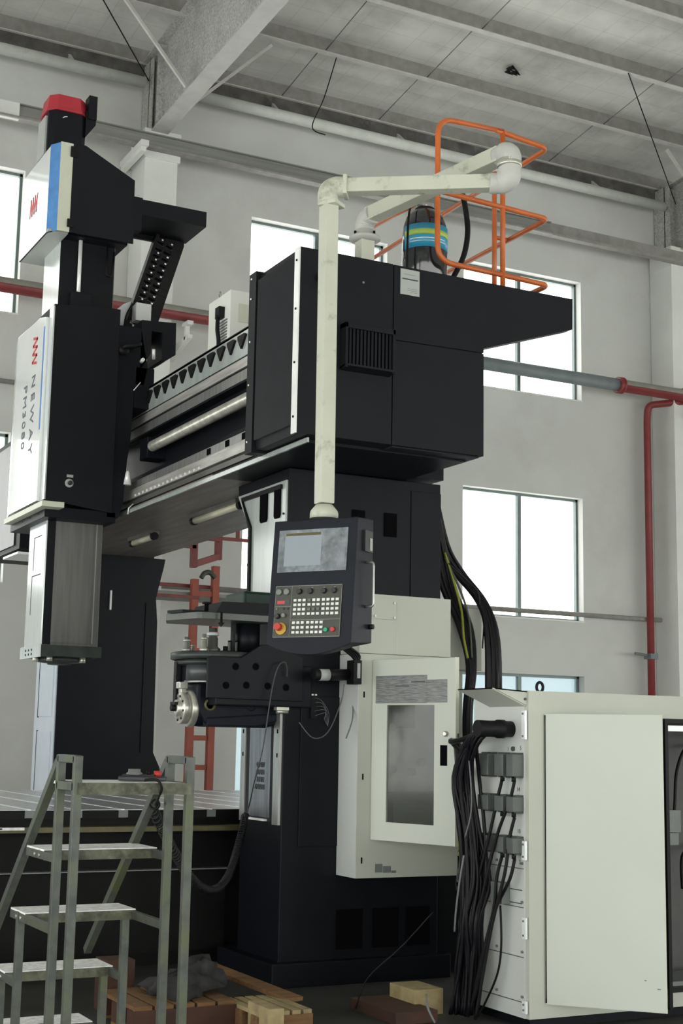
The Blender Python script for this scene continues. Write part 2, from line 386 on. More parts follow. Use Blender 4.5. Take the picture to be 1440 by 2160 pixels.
# sag rods between purlins
ys = [16.98] + py
for x in (7.75, 9.3, 12.3, 3.3, 1.0):
    for i in range(4):
        if (i + int(x)) % 2 and x > 4 and i > 2: continue
        a, b = ys[i], ys[i + 1]
        za, zb = rz(a) - .17, rz(b) - .06
        tag(build('sag_rod', MB().cyl((x, a, za), (x, b, zb), .007, 6), 'girt'), 'thin steel rod strung between two roof purlins', 'rod', 'sag rods between the roof purlins')
for a, b, l in (((11.6, 14.2, 10.58), (14.3, 16.4, 10.0), 'thin dark brace cable slanting to the right pillar top'), ((3.2, 13.6, 10.6), (5.7, 16.7, 10.1), 'thin dark brace cable slanting to the big rafter foot')):
    tag(build('brace_cable', MB().cyl(a, b, .008, 6), 'rubber'), l, 'cable')
tag(build('hanging_wire', MB().tube(spline([(7.9, 15.62, 10.50), (7.92, 16.0, 10.1), (7.85, 16.2, 9.75), (8.05, 16.2, 9.68)]), .008, 5), 'rubber'), 'loose dark wire dangling under the roof right of the rafter', 'wire')
hp = MB()
for i in range(7):
    a = random.random() * 6; x, y = 10.37 + .07 * math.cos(a), 15.12 + .08 * math.sin(a)
    z = rz(y) - .02; hp.add([(x, y, z), (x + .09, y + .03, z - .05), (x + .05, y + .09, z - .01), (x - .04, y + .05, z - .03)], [(0, 1, 2, 3)])
tag(build('torn_foil_flap', hp, 'rubber'), 'small torn dark flap of roof foil between two purlins', 'foil')
# wall pillars
for i, (x0, x1) in enumerate(((-3.0, -2.55), (5.62, 6.06), (14.25, 14.72), (22.8, 23.25))):
    r = sroot('trim_%d' % kk, ((x0 + x1) / 2, 16.7, 0)); kk += 1
    build('pillar_shaft', B(x0, x1, 16.48, 16.99, 0, 9.30), 'pillar', r)
    build('pillar_cap', B(x0 - .03, x1 + .03, 16.45, 16.99, 8.95, 9.34) if i == 1 else B(x0 - .01, x1 + .01, 16.47, 16.99, 9.0, 9.34), 'pillar', r, .01)
    build('steel_post', MB().box(x0 + .1, x1 - .1, 16.72, 16.74, 9.3, 10.4).box(x0 + .1, x0 + .12, 16.62, 16.98, 9.3, 10.4).box(x1 - .12, x1 - .1, 16.62, 16.98, 9.3, 10.4), 'rafter', r)
# long girt (I beam) carried on brackets along the wall
r = thing('wall_girt', 'long dirty grey steel beam crossing the upper wall in front of the pillars', 'beam', (9, 16.4, 9.04))
build('beam_web', B(-7, 11.9, 16.42, 16.44, 9.06, 9.235), 'girt', r)
build('lower_flange', B(-7, 11.9, 16.33, 16.46, 9.035, 9.06), 'purlin', r)
build('upper_flange', B(-7, 11.9, 16.38, 16.46, 9.235, 9.25), 'girt', r)
build('light_end_section', MB().box(11.9, 34, 16.35, 16.46, 9.035, 9.08).box(11.9, 34, 16.42, 16.46, 9.08, 9.25), 'purlin', r)
build('splice_plate', B(3.0, 3.95, 16.36, 16.42, 9.03, 9.24), 'pillar', r)
for x, l in ((5.45, 'white sloping bracket under the grey beam at the left pillar'), (14.9, 'pale bracket under the beam at the right pillar')):
    tag(build('girt_bracket', MB().box(x, x + .10, 16.15, 16.99, 8.96, 9.03).box(x + .015, x + .085, 16.2, 16.99, 8.90, 8.96), 'pillar'), l, 'bracket')
# fire pipe
r = thing('fire_pipe', 'thick red fire pipe running along the wall with a stretch greyed by window flare', 'pipe', (9, 16.4, 6.93))
build('red_length', MB().cyl((-7, 16.4, 6.93), (9.0, 16.4, 6.93), .092, 18), 'redpipe', r)
build('flare_grey_length', MB().cyl((9.0, 16.4, 6.93), (13.15, 16.4, 6.93), .095, 18), 'flare_lever_grey', r)  # red pipe coloured grey here for the flare of the window
build('red_length', MB().cyl((13.15, 16.4, 6.93), (34, 16.4, 6.93), .092, 18), 'redpipe', r)
for a, b in ((-7, 9.0), (13.2, 34)):
    q = MB(); pr_ = [(16.4 + .0945 * math.cos(t), 6.93 + .0945 * math.sin(t)) for t in [math.radians(60 + 122 * k / 12) for k in range(13)]]
    q.prism(pr_ + [(16.4 + .09 * math.cos(t), 6.93 + .09 * math.sin(t)) for t in [math.radians(182 - 122 * k / 12) for k in range(13)]], 'X', a, b)
    build('dust_layer', q, 'dust', r)
for x in (13.15, 14.42): build('coupling', MB().lathe([(.10, -.05), (.125, -.045), (.125, -.02), (.108, -.015), (.108, .015), (.125, .02), (.125, .045), (.10, .05)], (x, 16.4, 6.93), 'X', 18), 'redpipe', r)
for x in (6.25, 14.5): build('pipe_support', MB().box(x - .04, x + .04, 16.3, 16.5, 6.78, 6.83).box(x - .03, x + .03, 16.4, 16.44, 6.60, 6.78).prism([(16.3, 6.6), (16.99, 6.45), (16.99, 6.6), (16.3, 6.65)], 'X', x - .03, x + .03), 'pillar', r)
build('branch_pipe', MB().tube(rounded([(14.45, 16.42, 6.86), (13.97, 16.75, 6.80), (13.97, 16.78, 6.6), (13.97, 16.78, .3)], .12), .055, 12), 'redpipe', r)
build('valve_lever', MB().cyl((13.97, 16.78, 2.95), (13.62, 16.72, 2.97), .02, 8).box(13.9, 14.04, 16.70, 16.86, 2.9, 2.98), 'flare_lever_grey', r)
tag(build('wall_conduit', MB().cyl((6.1, 16.87, 3.505), (34, 16.87, 3.505), .035, 10), 'purlin'), 'thin pale grey conduit crossing the foot of the middle windows', 'conduit')
tag(build('wall_conduit', MB().cyl((-7, 16.9, 5.88), (5.6, 16.9, 5.88), .03, 10), 'purlin'), 'thin grey conduit on the wall left of the spindle head', 'conduit')

# ============================================================ MACHINE: columns, bed, beam
r = thing('machine_column', 'near black machine column with pale cover plates on its left face', 'machine column', (4.7, 9.1, 0))
build('column_body', MB().prism([(8.75, .12), (8.75, 3.47), (9.64, 3.47), (9.63, 3.40), (9.42, 3.14), (9.42, .12)], 'X', 4.125, 5.35), 'navy', r, .006)
build('base_block', B(4.05, 5.42, 8.68, 9.6, 0, .16), 'navy', r, .01)
build('front_step', MB().box(5.10, 5.35, 8.742, 8.75, .8, 3.4).box(4.25, 5.02, 8.738, 8.75, .9, 1.9), 'navy', r, .003)
build('side_step', B(5.35, 5.50, 8.95, 9.42, 0.0, 1.9), 'navy', r)
build('lower_vent', MB().box(4.55, 4.75, 8.742, 8.752, .22, .48).box(4.83, 5.03, 8.742, 8.752, .22, .48).box(5.1, 5.28, 8.742, 8.752, .22, .48), 'deep', r)
build('upper_slot', MB().box(4.62, 4.72, 8.74, 8.752, 3.05, 3.22).box(4.88, 4.98, 8.74, 8.752, 3.05, 3.22), 'deep', r)
build('upper_cover_plate', MB().prism([(8.765, 2.5), (8.765, 3.385), (9.60, 3.385), (9.395, 3.13), (9.395, 2.5)], 'X', 4.108, 4.125), 'plate', r, .002)
build('groove_shade', MB().tube([(4.106, 8.82, 3.345), (4.106, 9.50, 3.345), (4.106, 9.345, 3.12), (4.106, 9.335, 2.55)], .016, square=True), 'rubber', r)  # raised dark strip painted for the shade in a groove
for y0, y1 in ((8.84, 8.94), (9.06, 9.18)):
    build('pocket_shade', MB().prism([(y0 + .015, 3.13), (y1 - .015, 3.13), (y1, 3.15), (y1, 3.34), (y0, 3.34), (y0, 3.15)], 'X', 4.098, 4.11), 'deep', r)  # raised black block painted for the shade inside a hole
bo = None
for y, z in ((8.79, 3.15), (8.79, 2.9), (8.79, 2.7), (9.38, 3.05), (9.38, 2.85), (9.38, 2.65)):
    if bo is None: bo = build('screw', MB().cyl((4.100, y, z), (4.109, y, z), .008, 8), 'rubber', r); b0 = (y, z)
    else: dup(bo, r, (0, y - b0[0], z - b0[1]))
build('lower_cover_frame', MB().box(4.106, 4.125, 8.765, 8.86, 1.04, 1.86).box(4.106, 4.125, 9.33, 9.41, 1.04, 1.80).box(4.106, 4.125, 8.86, 9.33, 1.74, 1.80), 'steel', r)
build('lower_inset', MB().box(4.113, 4.125, 8.92, 9.27, 1.08, 1.735), 'plategrey', r)
build('inset_seal', MB().box(4.116, 4.124, 8.86, 8.92, 1.06, 1.74).box(4.116, 4.124, 9.27, 9.33, 1.06, 1.74), 'rubber', r)
build('bright_lip', B(4.10, 4.13, 8.98, 9.26, 1.055, 1.07), 'slot', r)
for y in (8.8, 9.37):
    for z in (1.66, 1.5): build('slot_hole', MB().box(4.104, 4.107, y - .008, y + .008, z - .014, z + .014), 'deep', r)
for i, s in enumerate(('4PMW', 'REPIN', '3EFIN', '6MW81')):
    text('stencil_text', s, .05, 'ink', r, frame_mtx((4.111, 9.08, 1.43 - .05 * i), (0, -1, 0), (0, 0, 1)))

r = thing('machine_column', 'far black machine column beyond the table with a flared foot', 'machine column', (4.7, 14.4, 0))
build('column_body', MB().prism([(4.12, 0), (5.5, 0), (5.24, 1.30), (5.165, 1.45), (5.155, 2.8), (5.13, 3.05), (5.205, 3.38), (5.22, 3.47), (4.12, 3.47)], 'Y', 14.1, 14.86), 'navy', r)
build('side_cover_plate', MB().box(4.105, 4.12, 14.115, 14.85, 0.4, 2.7), 'doorblue', r, .003)
build('upper_inset', MB().box(4.095, 4.106, 14.19, 14.68, 1.80, 2.62), 'doorblue', r, .003)
build('lower_inset', MB().box(4.095, 4.106, 14.19, 14.68, .6, 1.65), 'doorblue', r, .003)
build('groove_shade', MB().box(4.098, 4.108, 14.685, 14.715, .62, 1.66).box(4.098, 4.108, 14.685, 14.715, 1.79, 2.62), 'rubber', r)  # dark strips again painted for groove shade
build('edge_flange', MB().box(5.02, 5.05, 14.085, 14.1, 1.45, 3.0), 'navy', r)
build('rib', MB().box(4.45, 4.47, 14.07, 14.1, 2.95, 3.15).box(4.62, 4.64, 14.07, 14.1, 2.9, 3.1), 'steel', r)

r = thing('machine_table', 'long steel work table with bright crosswise slots between the columns', 'machine table', (3, 11.5, 0))
x = 2.695 - .333 * 11; k = 0
while x < 6.3:
    nx = x + .333
    build('table_strip', B(x + .014, nx - .014, 9.74, 13.25, 1.055, 1.10), 'table', r)
    build('slot_glint', B(x - .016, x + .016, 9.75, 13.24, 1.045, 1.102), 'slot', r)  # raised near-white strip paints the light caught on slot edges
    build('side_plate', B(x + .036, nx - .036, 9.728, 9.742, 1.035, 1.096), 'bed', r)
    build('slot_mouth', MB().box(x - .036, x + .036, 9.732, 9.742, 1.045, 1.096), 'plastic', r)
    x = nx; k += 1
build('table_slab', B(-.98, 6.3, 9.76, 13.24, .99, 1.056), 'bed', r)
build('swarf_ledge', MB().box(-1, 6.3, 9.60, 9.76, .955, .99), 'brass', r)
build('bed_casting', MB().box(-1, 6.3, 9.9, 13.1, 0, .99), 'bed', r)
build('bed_rail', MB().box(-1, 4.26, 9.80, 9.9, .668, .677), 'plastic', r)
build('bed_skirt', MB().box(-1, 4.2, 9.84, 9.9, .1, .66), 'bed', r)
gm = MB()
for i in range(18): gm.box(1.3 + .066 * i, 1.33 + .066 * i, 9.5, 9.62, .985, .995)
gm.box(1.25, 2.6, 9.50, 9.515, .98, .998)
build('drain_grating', gm, 'steel', r)

r = thing('crossbeam', 'black machine crossbeam with pale guide rails and a toothed top ledge', 'crossbeam', (4.5, 11.5, 3.47))
Y0, Y1 = 7.95, 15.5
build('beam_body', MB().box(4.05, 5.05, Y0, Y1, 3.50, 4.54).box(3.96, 4.05, Y0, Y1, 3.50, 3.82).box(3.96, 4.05, Y0, Y1, 4.16, 4.54), 'navy', r)
build('underside_plate', B(3.825, 5.055, 9.42, 14.1, 3.474, 3.50), 'beamunder', r)
build('end_underside_plate', B(3.825, 5.055, 7.95, 9.42, 3.474, 3.50), 'navy', r)
build('column_cap', B(4.12, 5.375, 8.75, 9.5, 3.505, 3.62), 'navy', r)
build('front_edge_strip', B(3.812, 3.826, 7.84, 14.1, 3.452, 3.482), 'plate', r)
build('lower_guide_rail', MB().box(3.85, 3.97, 8.5, 14.1, 3.585, 3.665), 'guide', r, .004)
build('lower_guide_ledge', MB().box(3.875, 3.97, 8.5, 14.1, 3.665, 3.74), 'steel', r)
build('lower_guide_foot', MB().box(3.87, 3.97, 8.5, 14.1, 3.535, 3.575), 'ramface', r)
for y in (8.95, 9.25, 9.6): build('rail_slot', B(3.868, 3.876, y, y + .06, 3.685, 3.73), 'deep', r)
b = build('rail_bolt', MB().cyl((3.842, 9.75, 3.6), (3.851, 9.75, 3.6), .012, 8), 'slot', r)
for i in range(1, 16): dup(b, r, (0, .095 * i, 0))
build('upper_guide_rail', MB().box(3.945, 4.0, 8.5, 14.1, 4.265, 4.335), 'guide', r, .003)
build('upper_guide_ledge', MB().box(3.955, 4.0, 8.5, 14.1, 4.175, 4.25), 'steel', r, .003)
build('top_ledge_plate', MB().box(3.95, 4.0, 8.5, 14.1, 4.35, 4.555), 'plate', r)
build('beam_top_plate', B(3.95, 5.05, 8.5, 14.1, 4.54, 4.562), 'navy', r)
w = build('ledge_notch_shade', MB().prism([(8.76, 4.50), (8.78, 4.515), (8.90, 4.515), (8.90, 4.495), (8.84, 4.41)], 'X', 3.932, 3.951), 'rubber', r)  # raised dark wedge painted for the shade in a ledge notch
for i in range(1, 14): dup(w, r, (0, .197 * i, 0))
sc = []
y = 8.5
while y < 11.1:
    sc += [(.041, y), (.046, y + .006), (.046, y + .014), (.041, y + .02)]; y += .022
build('ball_screw', MB().lathe(sc, (3.93, 0, 4.003), 'Y', 14), 'machined', r)
build('screw_support', B(3.88, 4.06, 11.02, 11.2, 3.90, 4.08), 'navy', r, .008)

# light tubes under the beam
for i, (x, ya, yb, l) in enumerate(((4.40, 12.2, 12.8, 'short yellowed work lamp under the far half of the crossbeam'), (4.37, 10.15, 11.15, 'long yellowed work lamp under the crossbeam near the close column'))):
    r = thing('work_lamp', l, 'lamp', (x, (ya + yb) / 2, 3.43))
    build('lamp_housing', B(x - .05, x + .05, ya, yb, 3.445, 3.474), 'ramface', r)
    build('lamp_tube', MB().cyl((x, ya + .02, 3.425), (x, yb - .02, 3.425), .028, 12), 'lamp', r)
    build('end_cap', MB().cyl((x, ya - .02, 3.425), (x, ya + .03, 3.425), .035, 12).cyl((x, yb - .03, 3.425), (x, yb + .02, 3.425), .035, 12), 'rubber', r)

# ------------------------------------------------ near enclosure on the beam end
r = thing('beam_end_enclosure', 'large black sheet-metal enclosure with overhanging right wing on the near beam end', 'machine enclosure', (4.4, 8.2, 3.494))
build('enclosure_shell', MB().box(3.73, 5.100, 7.815, 8.55, 3.494, 4.69), 'black', r)
build('right_wing', MB().prism([(5.101, 4.69), (5.843, 4.69), (5.842, 4.483), (5.101, 4.237)], 'Y', 7.815, 7.90), 'black', r)
build('roof_plate', B(3.73, 5.82, 7.815, 8.55, 4.69, 4.706), 'black', r)
build('left_front_panel', B(3.716, 4.395, 7.80, 7.815, 3.494, 4.706), 'black', r, .002)
build('lower_front_panel', MB().prism([(4.402, 3.494), (4.402, 4.188), (5.103, 4.198), (5.103, 3.494)], 'Y', 7.80, 7.815), 'black', r, .002)
build('upper_front_panel', MB().prism([(4.402, 4.196), (4.402, 4.704), (5.845, 4.704), (5.842, 4.483), (5.103, 4.237), (5.103, 4.206)], 'Y', 7.80, 7.815), 'black', r, .002)
build('edge_strip', B(3.708, 3.718, 7.80, 7.865, 3.494, 4.706), 'slot', r)
for z in (3.6, 3.95, 4.3, 4.62): build('strip_screw', MB().cyl((3.702, 7.83, z), (3.709, 7.83, z), .008, 8), 'rubber', r)
bel = MB(); pts = []; y = 7.87
while y < 8.44: pts += [(3.740, y), (3.708, y + .012)]; y += .024
bel.prism(pts + [(3.90, y), (3.90, 7.87)], 'Z', 3.56, 4.665)
build('bellows', bel, 'bellowscloth', r)
build('bellows_flange', MB().box(3.70, 3.95, 8.45, 8.56, 3.48, 4.73), 'black', r)
for z in (3.56, 3.95, 4.25, 4.55, 4.69): build('flange_screw', MB().cyl((3.693, 8.52, z), (3.70, 8.52, z), .007, 8), 'slot', r)
build('bottom_lip', MB().box(4.42, 5.08, 7.83, 8.30, 3.484, 3.494), 'char', r)
lv = MB().box(4.01, 4.375, 7.72, 7.80, 4.20, 4.235).prism([(7.80, 3.935), (7.715, 3.95), (7.715, 3.965), (7.80, 3.955)], 'X', 4.01, 4.375).box(4.01, 4.03, 7.72, 7.80, 3.94, 4.235).box(4.355, 4.375, 7.72, 7.80, 3.94, 4.235)
build('louver_hood', lv, 'black', r, .003)
s0 = build('louver_slat', MB().box(4.045, 4.06, 7.735, 7.745, 3.955, 4.2), 'black', r)
for i in range(1, 12): dup(s0, r, (.0265 * i, 0, 0))
build('louver_void', B(4.03, 4.355, 7.775, 7.8, 3.96, 4.2), 'deep', r)
build('hinge_boss', MB().lathe([(.05, 0), (.05, -.03), (.03, -.035)], (3.885, 7.80, 4.51), 'Y', 16), 'rubber', r)
build('screw', MB().cyl((4.17, 7.79, 4.54), (4.17, 7.80, 4.54), .008, 8), 'plastic', r)
st = build('data_plate', B(4.448, 4.592, 7.794, 7.80, 4.512, 4.686), 'paper', r)
build('print_bar', MB().box(4.46, 4.58, 7.792, 7.7945, 4.615, 4.623), 'ink', st)
build('print_block', MB().box(4.52, 4.575, 7.7925, 7.7945, 4.53, 4.532).box(4.50, 4.575, 7.7925, 7.7945, 4.542, 4.544).box(4.50, 4.575, 7.7925, 7.7945, 4.554, 4.556).box(4.47, 4.56, 7.7925, 7.7945, 4.65, 4.652), 'plastic', st)
# far enclosure
r = thing('beam_end_enclosure', 'smaller looking black enclosure on the far beam end behind the spindle head', 'machine enclosure', (4.3, 14.8, 3.45))
build('enclosure_shell', B(3.66, 5.1, 14.12, 15.5, 3.47, 4.68), 'black', r)
build('side_panel', B(3.645, 3.66, 14.30, 15.45, 3.52, 4.62), 'farpanel', r)
build('bottom_tray', B(3.62, 4.1, 14.02, 14.6, 3.40, 3.425), 'white', r, .004)

# ------------------------------------------------ spindle head on the beam
r = thing('spindle_carriage', 'tall black spindle carriage with glossy white name panel on the crossbeam', 'spindle head', (3.4, 11.8, 3.45))
build('housing', MB().prism([(3.09, 3.50), (3.09, 5.15), (3.60, 5.19), (3.66, 5.19), (3.66, 3.44), (3.62, 3.44)], 'Y', 11.2, 12.35), 'black', r, .004)
build('saddle_plate', MB().prism([(3.62, 3.40), (3.62, 5.06), (3.86, 5.06), (3.93, 4.72), (3.90, 4.56), (3.82, 4.56), (3.80, 4.05), (3.78, 3.9), (3.76, 3.52), (3.72, 3.40)], 'Y', 11.22, 12.35), 'navy', r, .004)
build('carriage_step', B(3.82, 3.99, 11.22, 12.3, 4.36, 4.72), 'navy', r, .006)
build('lower_lip', MB().box(3.10, 3.70, 11.22, 12.3, 3.36, 3.45), 'navy', r, .004)
build('saddle_arm', MB().prism([(3.86, 5.135), (4.17, 5.155), (4.175, 4.87), (4.09, 4.81), (4.05, 4.81), (4.05, 5.05), (3.95, 5.05), (3.95, 4.85), (3.86, 4.7)], 'Y', 11.22, 11.6), 'black', r)
build('edge_cover', B(3.078, 3.09, 11.185, 11.30, 3.50, 5.13), 'ramside', r)
build('name_panel', MB().prism([(11.31, 3.5), (11.31, 5.06), (11.5, 5.10), (12.20, 5.10), (12.20, 3.5)], 'X', 3.050, 3.09), 'white', r, .004)
build('far_edge_cover', MB().prism([(3.052, 12.20), (3.09, 12.40), (3.12, 12.40), (3.09, 12.20)], 'Z', 3.5, 5.09), 'ramside', r)
build('blue_stripe', B(3.046, 3.052, 11.315, 11.345, 4.10, 4.98), 'blue', r)
build('bottom_tray', MB().box(3.035, 3.22, 11.08, 12.28, 3.425, 3.47), 'cream', r, .003)
for y in (11.4, 11.65, 11.9): build('tray_hole', MB().cyl((3.1, y, 3.402), (3.1, y, 3.407), .008, 8), 'rubber', r)
kp = build('knob_plate', MB().lathe([(.036, 0), (.036, -.006), (.03, -.008)], (3.285, 11.2, 3.652), 'Y', 20), 'paper', r)
build('round_knob', MB().lathe([(.018, -.006), (.018, -.035), (.012, -.04)], (3.288, 11.2, 3.652), 'Y', 16), 'knob', kp)
build('knob_label', B(3.262, 3.315, 11.192, 11.2, 3.70, 3.722), 'paper', r)
hd = MB().tube(spline([(3.68, 11.20, 4.84), (3.70, 11.14, 4.86), (3.76, 11.13, 4.87), (3.83, 11.14, 4.90)]), .022, 8); hd.lathe([(.045, .02), (.045, -.03), (.02, -.04)], (3.70, 11.2, 4.84), 'Y', 14)
build('clamp_handle', hd, 'rubber', r)
build('lube_fitting', MB().cyl((3.86, 11.2, 4.76), (3.86, 11.15, 4.77), .016, 8), 'slot', r)
build('lube_fitting', MB().cyl((3.97, 11.2, 4.80), (3.95, 11.15, 4.87), .014, 8), 'slot', r)
build('wiper_bar', MB().tube([(3.80, 11.19, 4.50), (3.86, 11.19, 4.58)], .004, 6), 'slot', r)
build('wiper_bracket', MB().tube([(3.80, 11.2, 3.44), (3.80, 11.19, 3.49), (3.84, 11.19, 3.53)], .006, 6).lathe([(.035, 0), (.02, .10), (.012, .12)], (3.79, 11.22, 3.69), 'Z', 12), 'slot', r)
t1 = frame_mtx((3.048, 11.60, 4.28), (0, 0, -1), (0, -1, 0))
text('name_lettering', 'NEWAY', .155, 'inkgrey', r, t1, .001, 1.45)
text('name_lettering', 'PM3080', .15, 'inkgrey', r, frame_mtx((3.048, 11.85, 4.30), (0, 0, -1), (0, -1, 0)), .001, 1.2)
def emblem(parent, X, yc, zc, s, rot):
    # slanted double-N wave mark made of four strokes joined by diagonals
    q = MB(); strokes = []
    for i in range(4):
        a = -.75 + .42 * i
        strokes.append([(a, -.42), (a + .14, -.42), (a + .30, .42), (a + .16, .42)])
    for i in range(3):
        a = -.75 + .42 * i
        strokes.append([(a + .16, .42), (a + .30, .42), (a + .56, -.42), (a + .42, -.42)])
    for st_ in strokes:
        if rot: pts = [(yc - v * s, zc - u * s) for u, v in st_]
        else: pts = [(yc - u * s * .8, zc + v * s) for u, v in st_]
        q.prism(pts, 'X', X - .0015, X + .0005)
    build('red_emblem', q, 'inkred', parent)
emblem(r, 3.049, 11.60, 4.84, .17, True)

# upper and lower ram (one slide), gearbox nose
r = thing('spindle_ram', 'square brushed steel ram passing vertically through the spindle head', 'ram', (3.41, 11.65, 2.2))
build('ram_body', B(3.18, 3.655, 11.405, 11.90, 2.33, 6.3), 'ramface', r, .004)
build('left_face_plate', B(3.170, 3.182, 11.40, 11.90, 2.34, 6.2), 'ramside', r)
build('near_face_plate', B(3.25, 3.575, 11.396, 11.406, 2.36, 3.36), 'ramface', r)
build('near_face_strip', MB().box(3.60, 3.606, 11.396, 11.406, 2.36, 3.36), 'steel', r)
build('near_dark_strip', B(3.182, 3.25, 11.398, 11.406, 2.34, 3.40), 'navy', r)
build('recess_line', MB().box(3.167, 3.170, 11.52, 11.74, 3.245, 3.252).box(3.167, 3.170, 11.735, 11.74, 2.97, 3.25).box(3.167, 3.170, 11.50, 11.76, 2.92, 2.928).box(3.167, 3.170, 11.755, 11.76, 2.60, 2.92), 'ink', r)
build('upper_near_plate', B(3.17, 3.645, 11.396, 11.406, 5.1, 6.0), 'black', r)
build('guide_rod', MB().cyl((3.33, 11.36, 5.15), (3.33, 11.36, 5.95), .017, 12), 'slot', r)
build('rod_sleeve', MB().box(3.26, 3.44, 11.33, 11.40, 5.15, 5.33), 'black', r, .01)
build('nose_flange', B(3.165, 3.68, 11.37, 11.93, 2.245, 2.335), 'discpaint', r, .003)
build('nose_side_plate', B(3.150, 3.166, 11.36, 11.94, 2.235, 2.335), 'ramside', r)
s0 = build('flange_screw', MB().cyl((3.146, 11.58, 2.30), (3.152, 11.58, 2.30), .010, 8), 'rubber', r)
for dy, dz in ((.09, 0), (.18, 0), (0, -.035), (.09, -.035), (.18, -.035)): dup(s0, r, (0, dy, dz))
build('spindle_nose', MB().lathe([(.19, 0), (.19, -.035), (.10, -.045), (.10, -.055)], (3.41, 11.65, 2.245), 'Z', 28), 'discpaint', r)
build('nose_lug', MB().cyl((3.27, 11.46, 2.25), (3.27, 11.46, 2.21), .025, 10).cyl((3.56, 11.50, 2.25), (3.56, 11.50, 2.205), .025, 10).cyl((3.19, 11.60, 2.25), (3.19, 11.60, 2.205), .025, 10), 'machined', r)

r = thing('ram_head_cover', 'black wedge cover with white side and blue stripe atop the ram', 'machine cover', (3.35, 11.6, 5.77))
zt, zb = 6.55, 5.77
build('white_side_panel', B(2.995, 3.01, 11.25, 12.12, zb, 6.53), 'white', r)
build('blue_corner', MB().prism([(2.998, 11.25), (3.058, 11.15), (3.07, 11.16), (3.01, 11.26)], 'Z', zb, zt - .005), 'blue', r)
build('cream_front_strip', B(3.058, 3.165, 11.146, 11.16, zb, zt), 'cream', r)
build('black_front_panel', MB().prism([(3.163, zb), (3.165, zt + .003), (3.27, zt + .006), (3.715, 6.335), (3.725, zb)], 'Y', 11.142, 11.16), 'black', r)
build('cover_body', MB().prism([(3.01, zb + .02), (3.03, 6.52), (3.27, 6.545), (3.71, 6.32), (3.715, zb + .02)], 'Y', 11.265, 12.12), 'black', r)
build('underside_plate', MB().box(3.0, 3.17, 11.20, 12.12, zb, zb + .02).box(3.17, 3.7, 11.90, 12.12, zb, zb + .02), 'paper', r)
build('front_clip', MB().box(3.14, 3.20, 11.125, 11.146, 6.43, 6.52), 'rubber', r, .003)
build('front_clip', MB().box(3.14, 3.20, 11.125, 11.146, 5.81, 5.88), 'rubber', r, .003)
build('hanging_hook', MB().tube(rounded([(3.55, 11.3, 5.77), (3.55, 11.3, 5.50), (3.60, 11.3, 5.50), (3.61, 11.3, 5.72)], .03), .010, 6), 'rubber', r)
emblem(r, 2.994, 11.70, 6.15, .20, False)

r = thing('servo_motor', 'black servo motor with red octagonal cap above the head cover', 'motor', (3.2, 11.65, 6.54))
def octo(c, s, k): 
    h = s; q = s * k
    return [(c[0] - h, c[1] - q), (c[0] - q, c[1] - h), (c[0] + q, c[1] - h), (c[0] + h, c[1] - q), (c[0] + h, c[1] + q), (c[0] + q, c[1] + h), (c[0] - q, c[1] + h), (c[0] - h, c[1] + q)]
build('motor_body', MB().prism(octo((3.215, 11.68), .165, .72), 'Z', 6.53, 7.0), 'black', r, .004)
build('side_fins', MB().box(3.03, 3.052, 11.60, 11.82, 6.6, 6.96), 'paper', r, .004)
o8a = octo((3.215, 11.68), .175, .6); o8b = octo((3.215, 11.68), .16, .6); o8c = octo((3.215, 11.68), .182, .6)
build('red_cap', MB().rings([[(p[0], p[1], 6.995) for p in o8c], [(p[0], p[1], 7.015) for p in o8c], [(p[0], p[1], 7.025) for p in o8a], [(p[0], p[1], 7.145) for p in o8b]], True, False), 'red', r)
build('maker_mark', MB().tube([(3.16, 11.512, 6.93), (3.18, 11.512, 6.945), (3.20, 11.512, 6.948)], .004, 6), 'slot', r)
build('connector_box', MB().box(3.385, 3.462, 11.50, 11.62, 6.97, 7.19), 'black', r, .006)
build('connector_neck', MB().prism([(3.37, 6.80), (3.37, 7.05), (3.46, 7.0), (3.46, 6.93)], 'Y', 11.52, 11.62), 'black', r)

r = thing('cable_tray_arm', 'black box arm jutting right from the ram head cover above the cable chain', 'cable tray', (4.05, 11.5, 6.06))
build('tray_shell', MB().box(3.72, 4.41, 11.20, 11.70, 6.065, 6.205), 'black', r, .004)
build('bottom_flap', MB().box(3.72, 4.38, 11.66, 11.69, 6.02, 6.065), 'black', r)
build('inner_bracket', MB().box(3.72, 3.80, 11.16, 11.25, 5.90, 6.20), 'black', r)

r = thing('cable_chain', 'black articulated cable chain slanting down from the tray arm to the carriage', 'cable chain', (4.0, 11.6, 5.1))
p0 = Vector((4.21, 11.60, 6.02)); p1 = Vector((3.93, 11.60, 5.06)); nlk = 15; dv = (p1 - p0) / nlk
ang = math.atan2(dv.x, -dv.z)
link = MB(); Mx = Matrix.Translation(p0) @ Matrix.Rotation(-ang, 4, 'Y')
L_ = dv.length
link.box(-.135, -.105, -.045, .045, -L_ * .98, 0, Mx).box(.045, .135, -.05, .045, -L_ * .98, 0, Mx).box(-.105, .045, -.035, -.02, -L_ * .72, -L_ * .28, Mx).box(-.105, .045, .02, .04, -L_ * .8, -L_ * .2, Mx).box(-.04, -.02, -.042, .03, -L_, 0, Mx)
lk = build('chain_link', link, 'rubber', r)
hl = build('link_pin', MB().box(.018, .036, -.047, -.044, -L_ * .6, -L_ * .4, Mx).box(-.075, -.060, -.047, -.044, -L_ * .6, -L_ * .4, Mx), 'slot', r)
for i in range(1, nlk): dup(lk, r, dv * i)
for i in range(2, nlk - 1, 1): dup(hl, r, dv * i)
tag(build('junction_box', B(3.88, 4.02, 11.45, 11.56, 5.20, 5.36), 'cabside', None, .004), 'small grey terminal box at the foot of the cable chain', 'box')
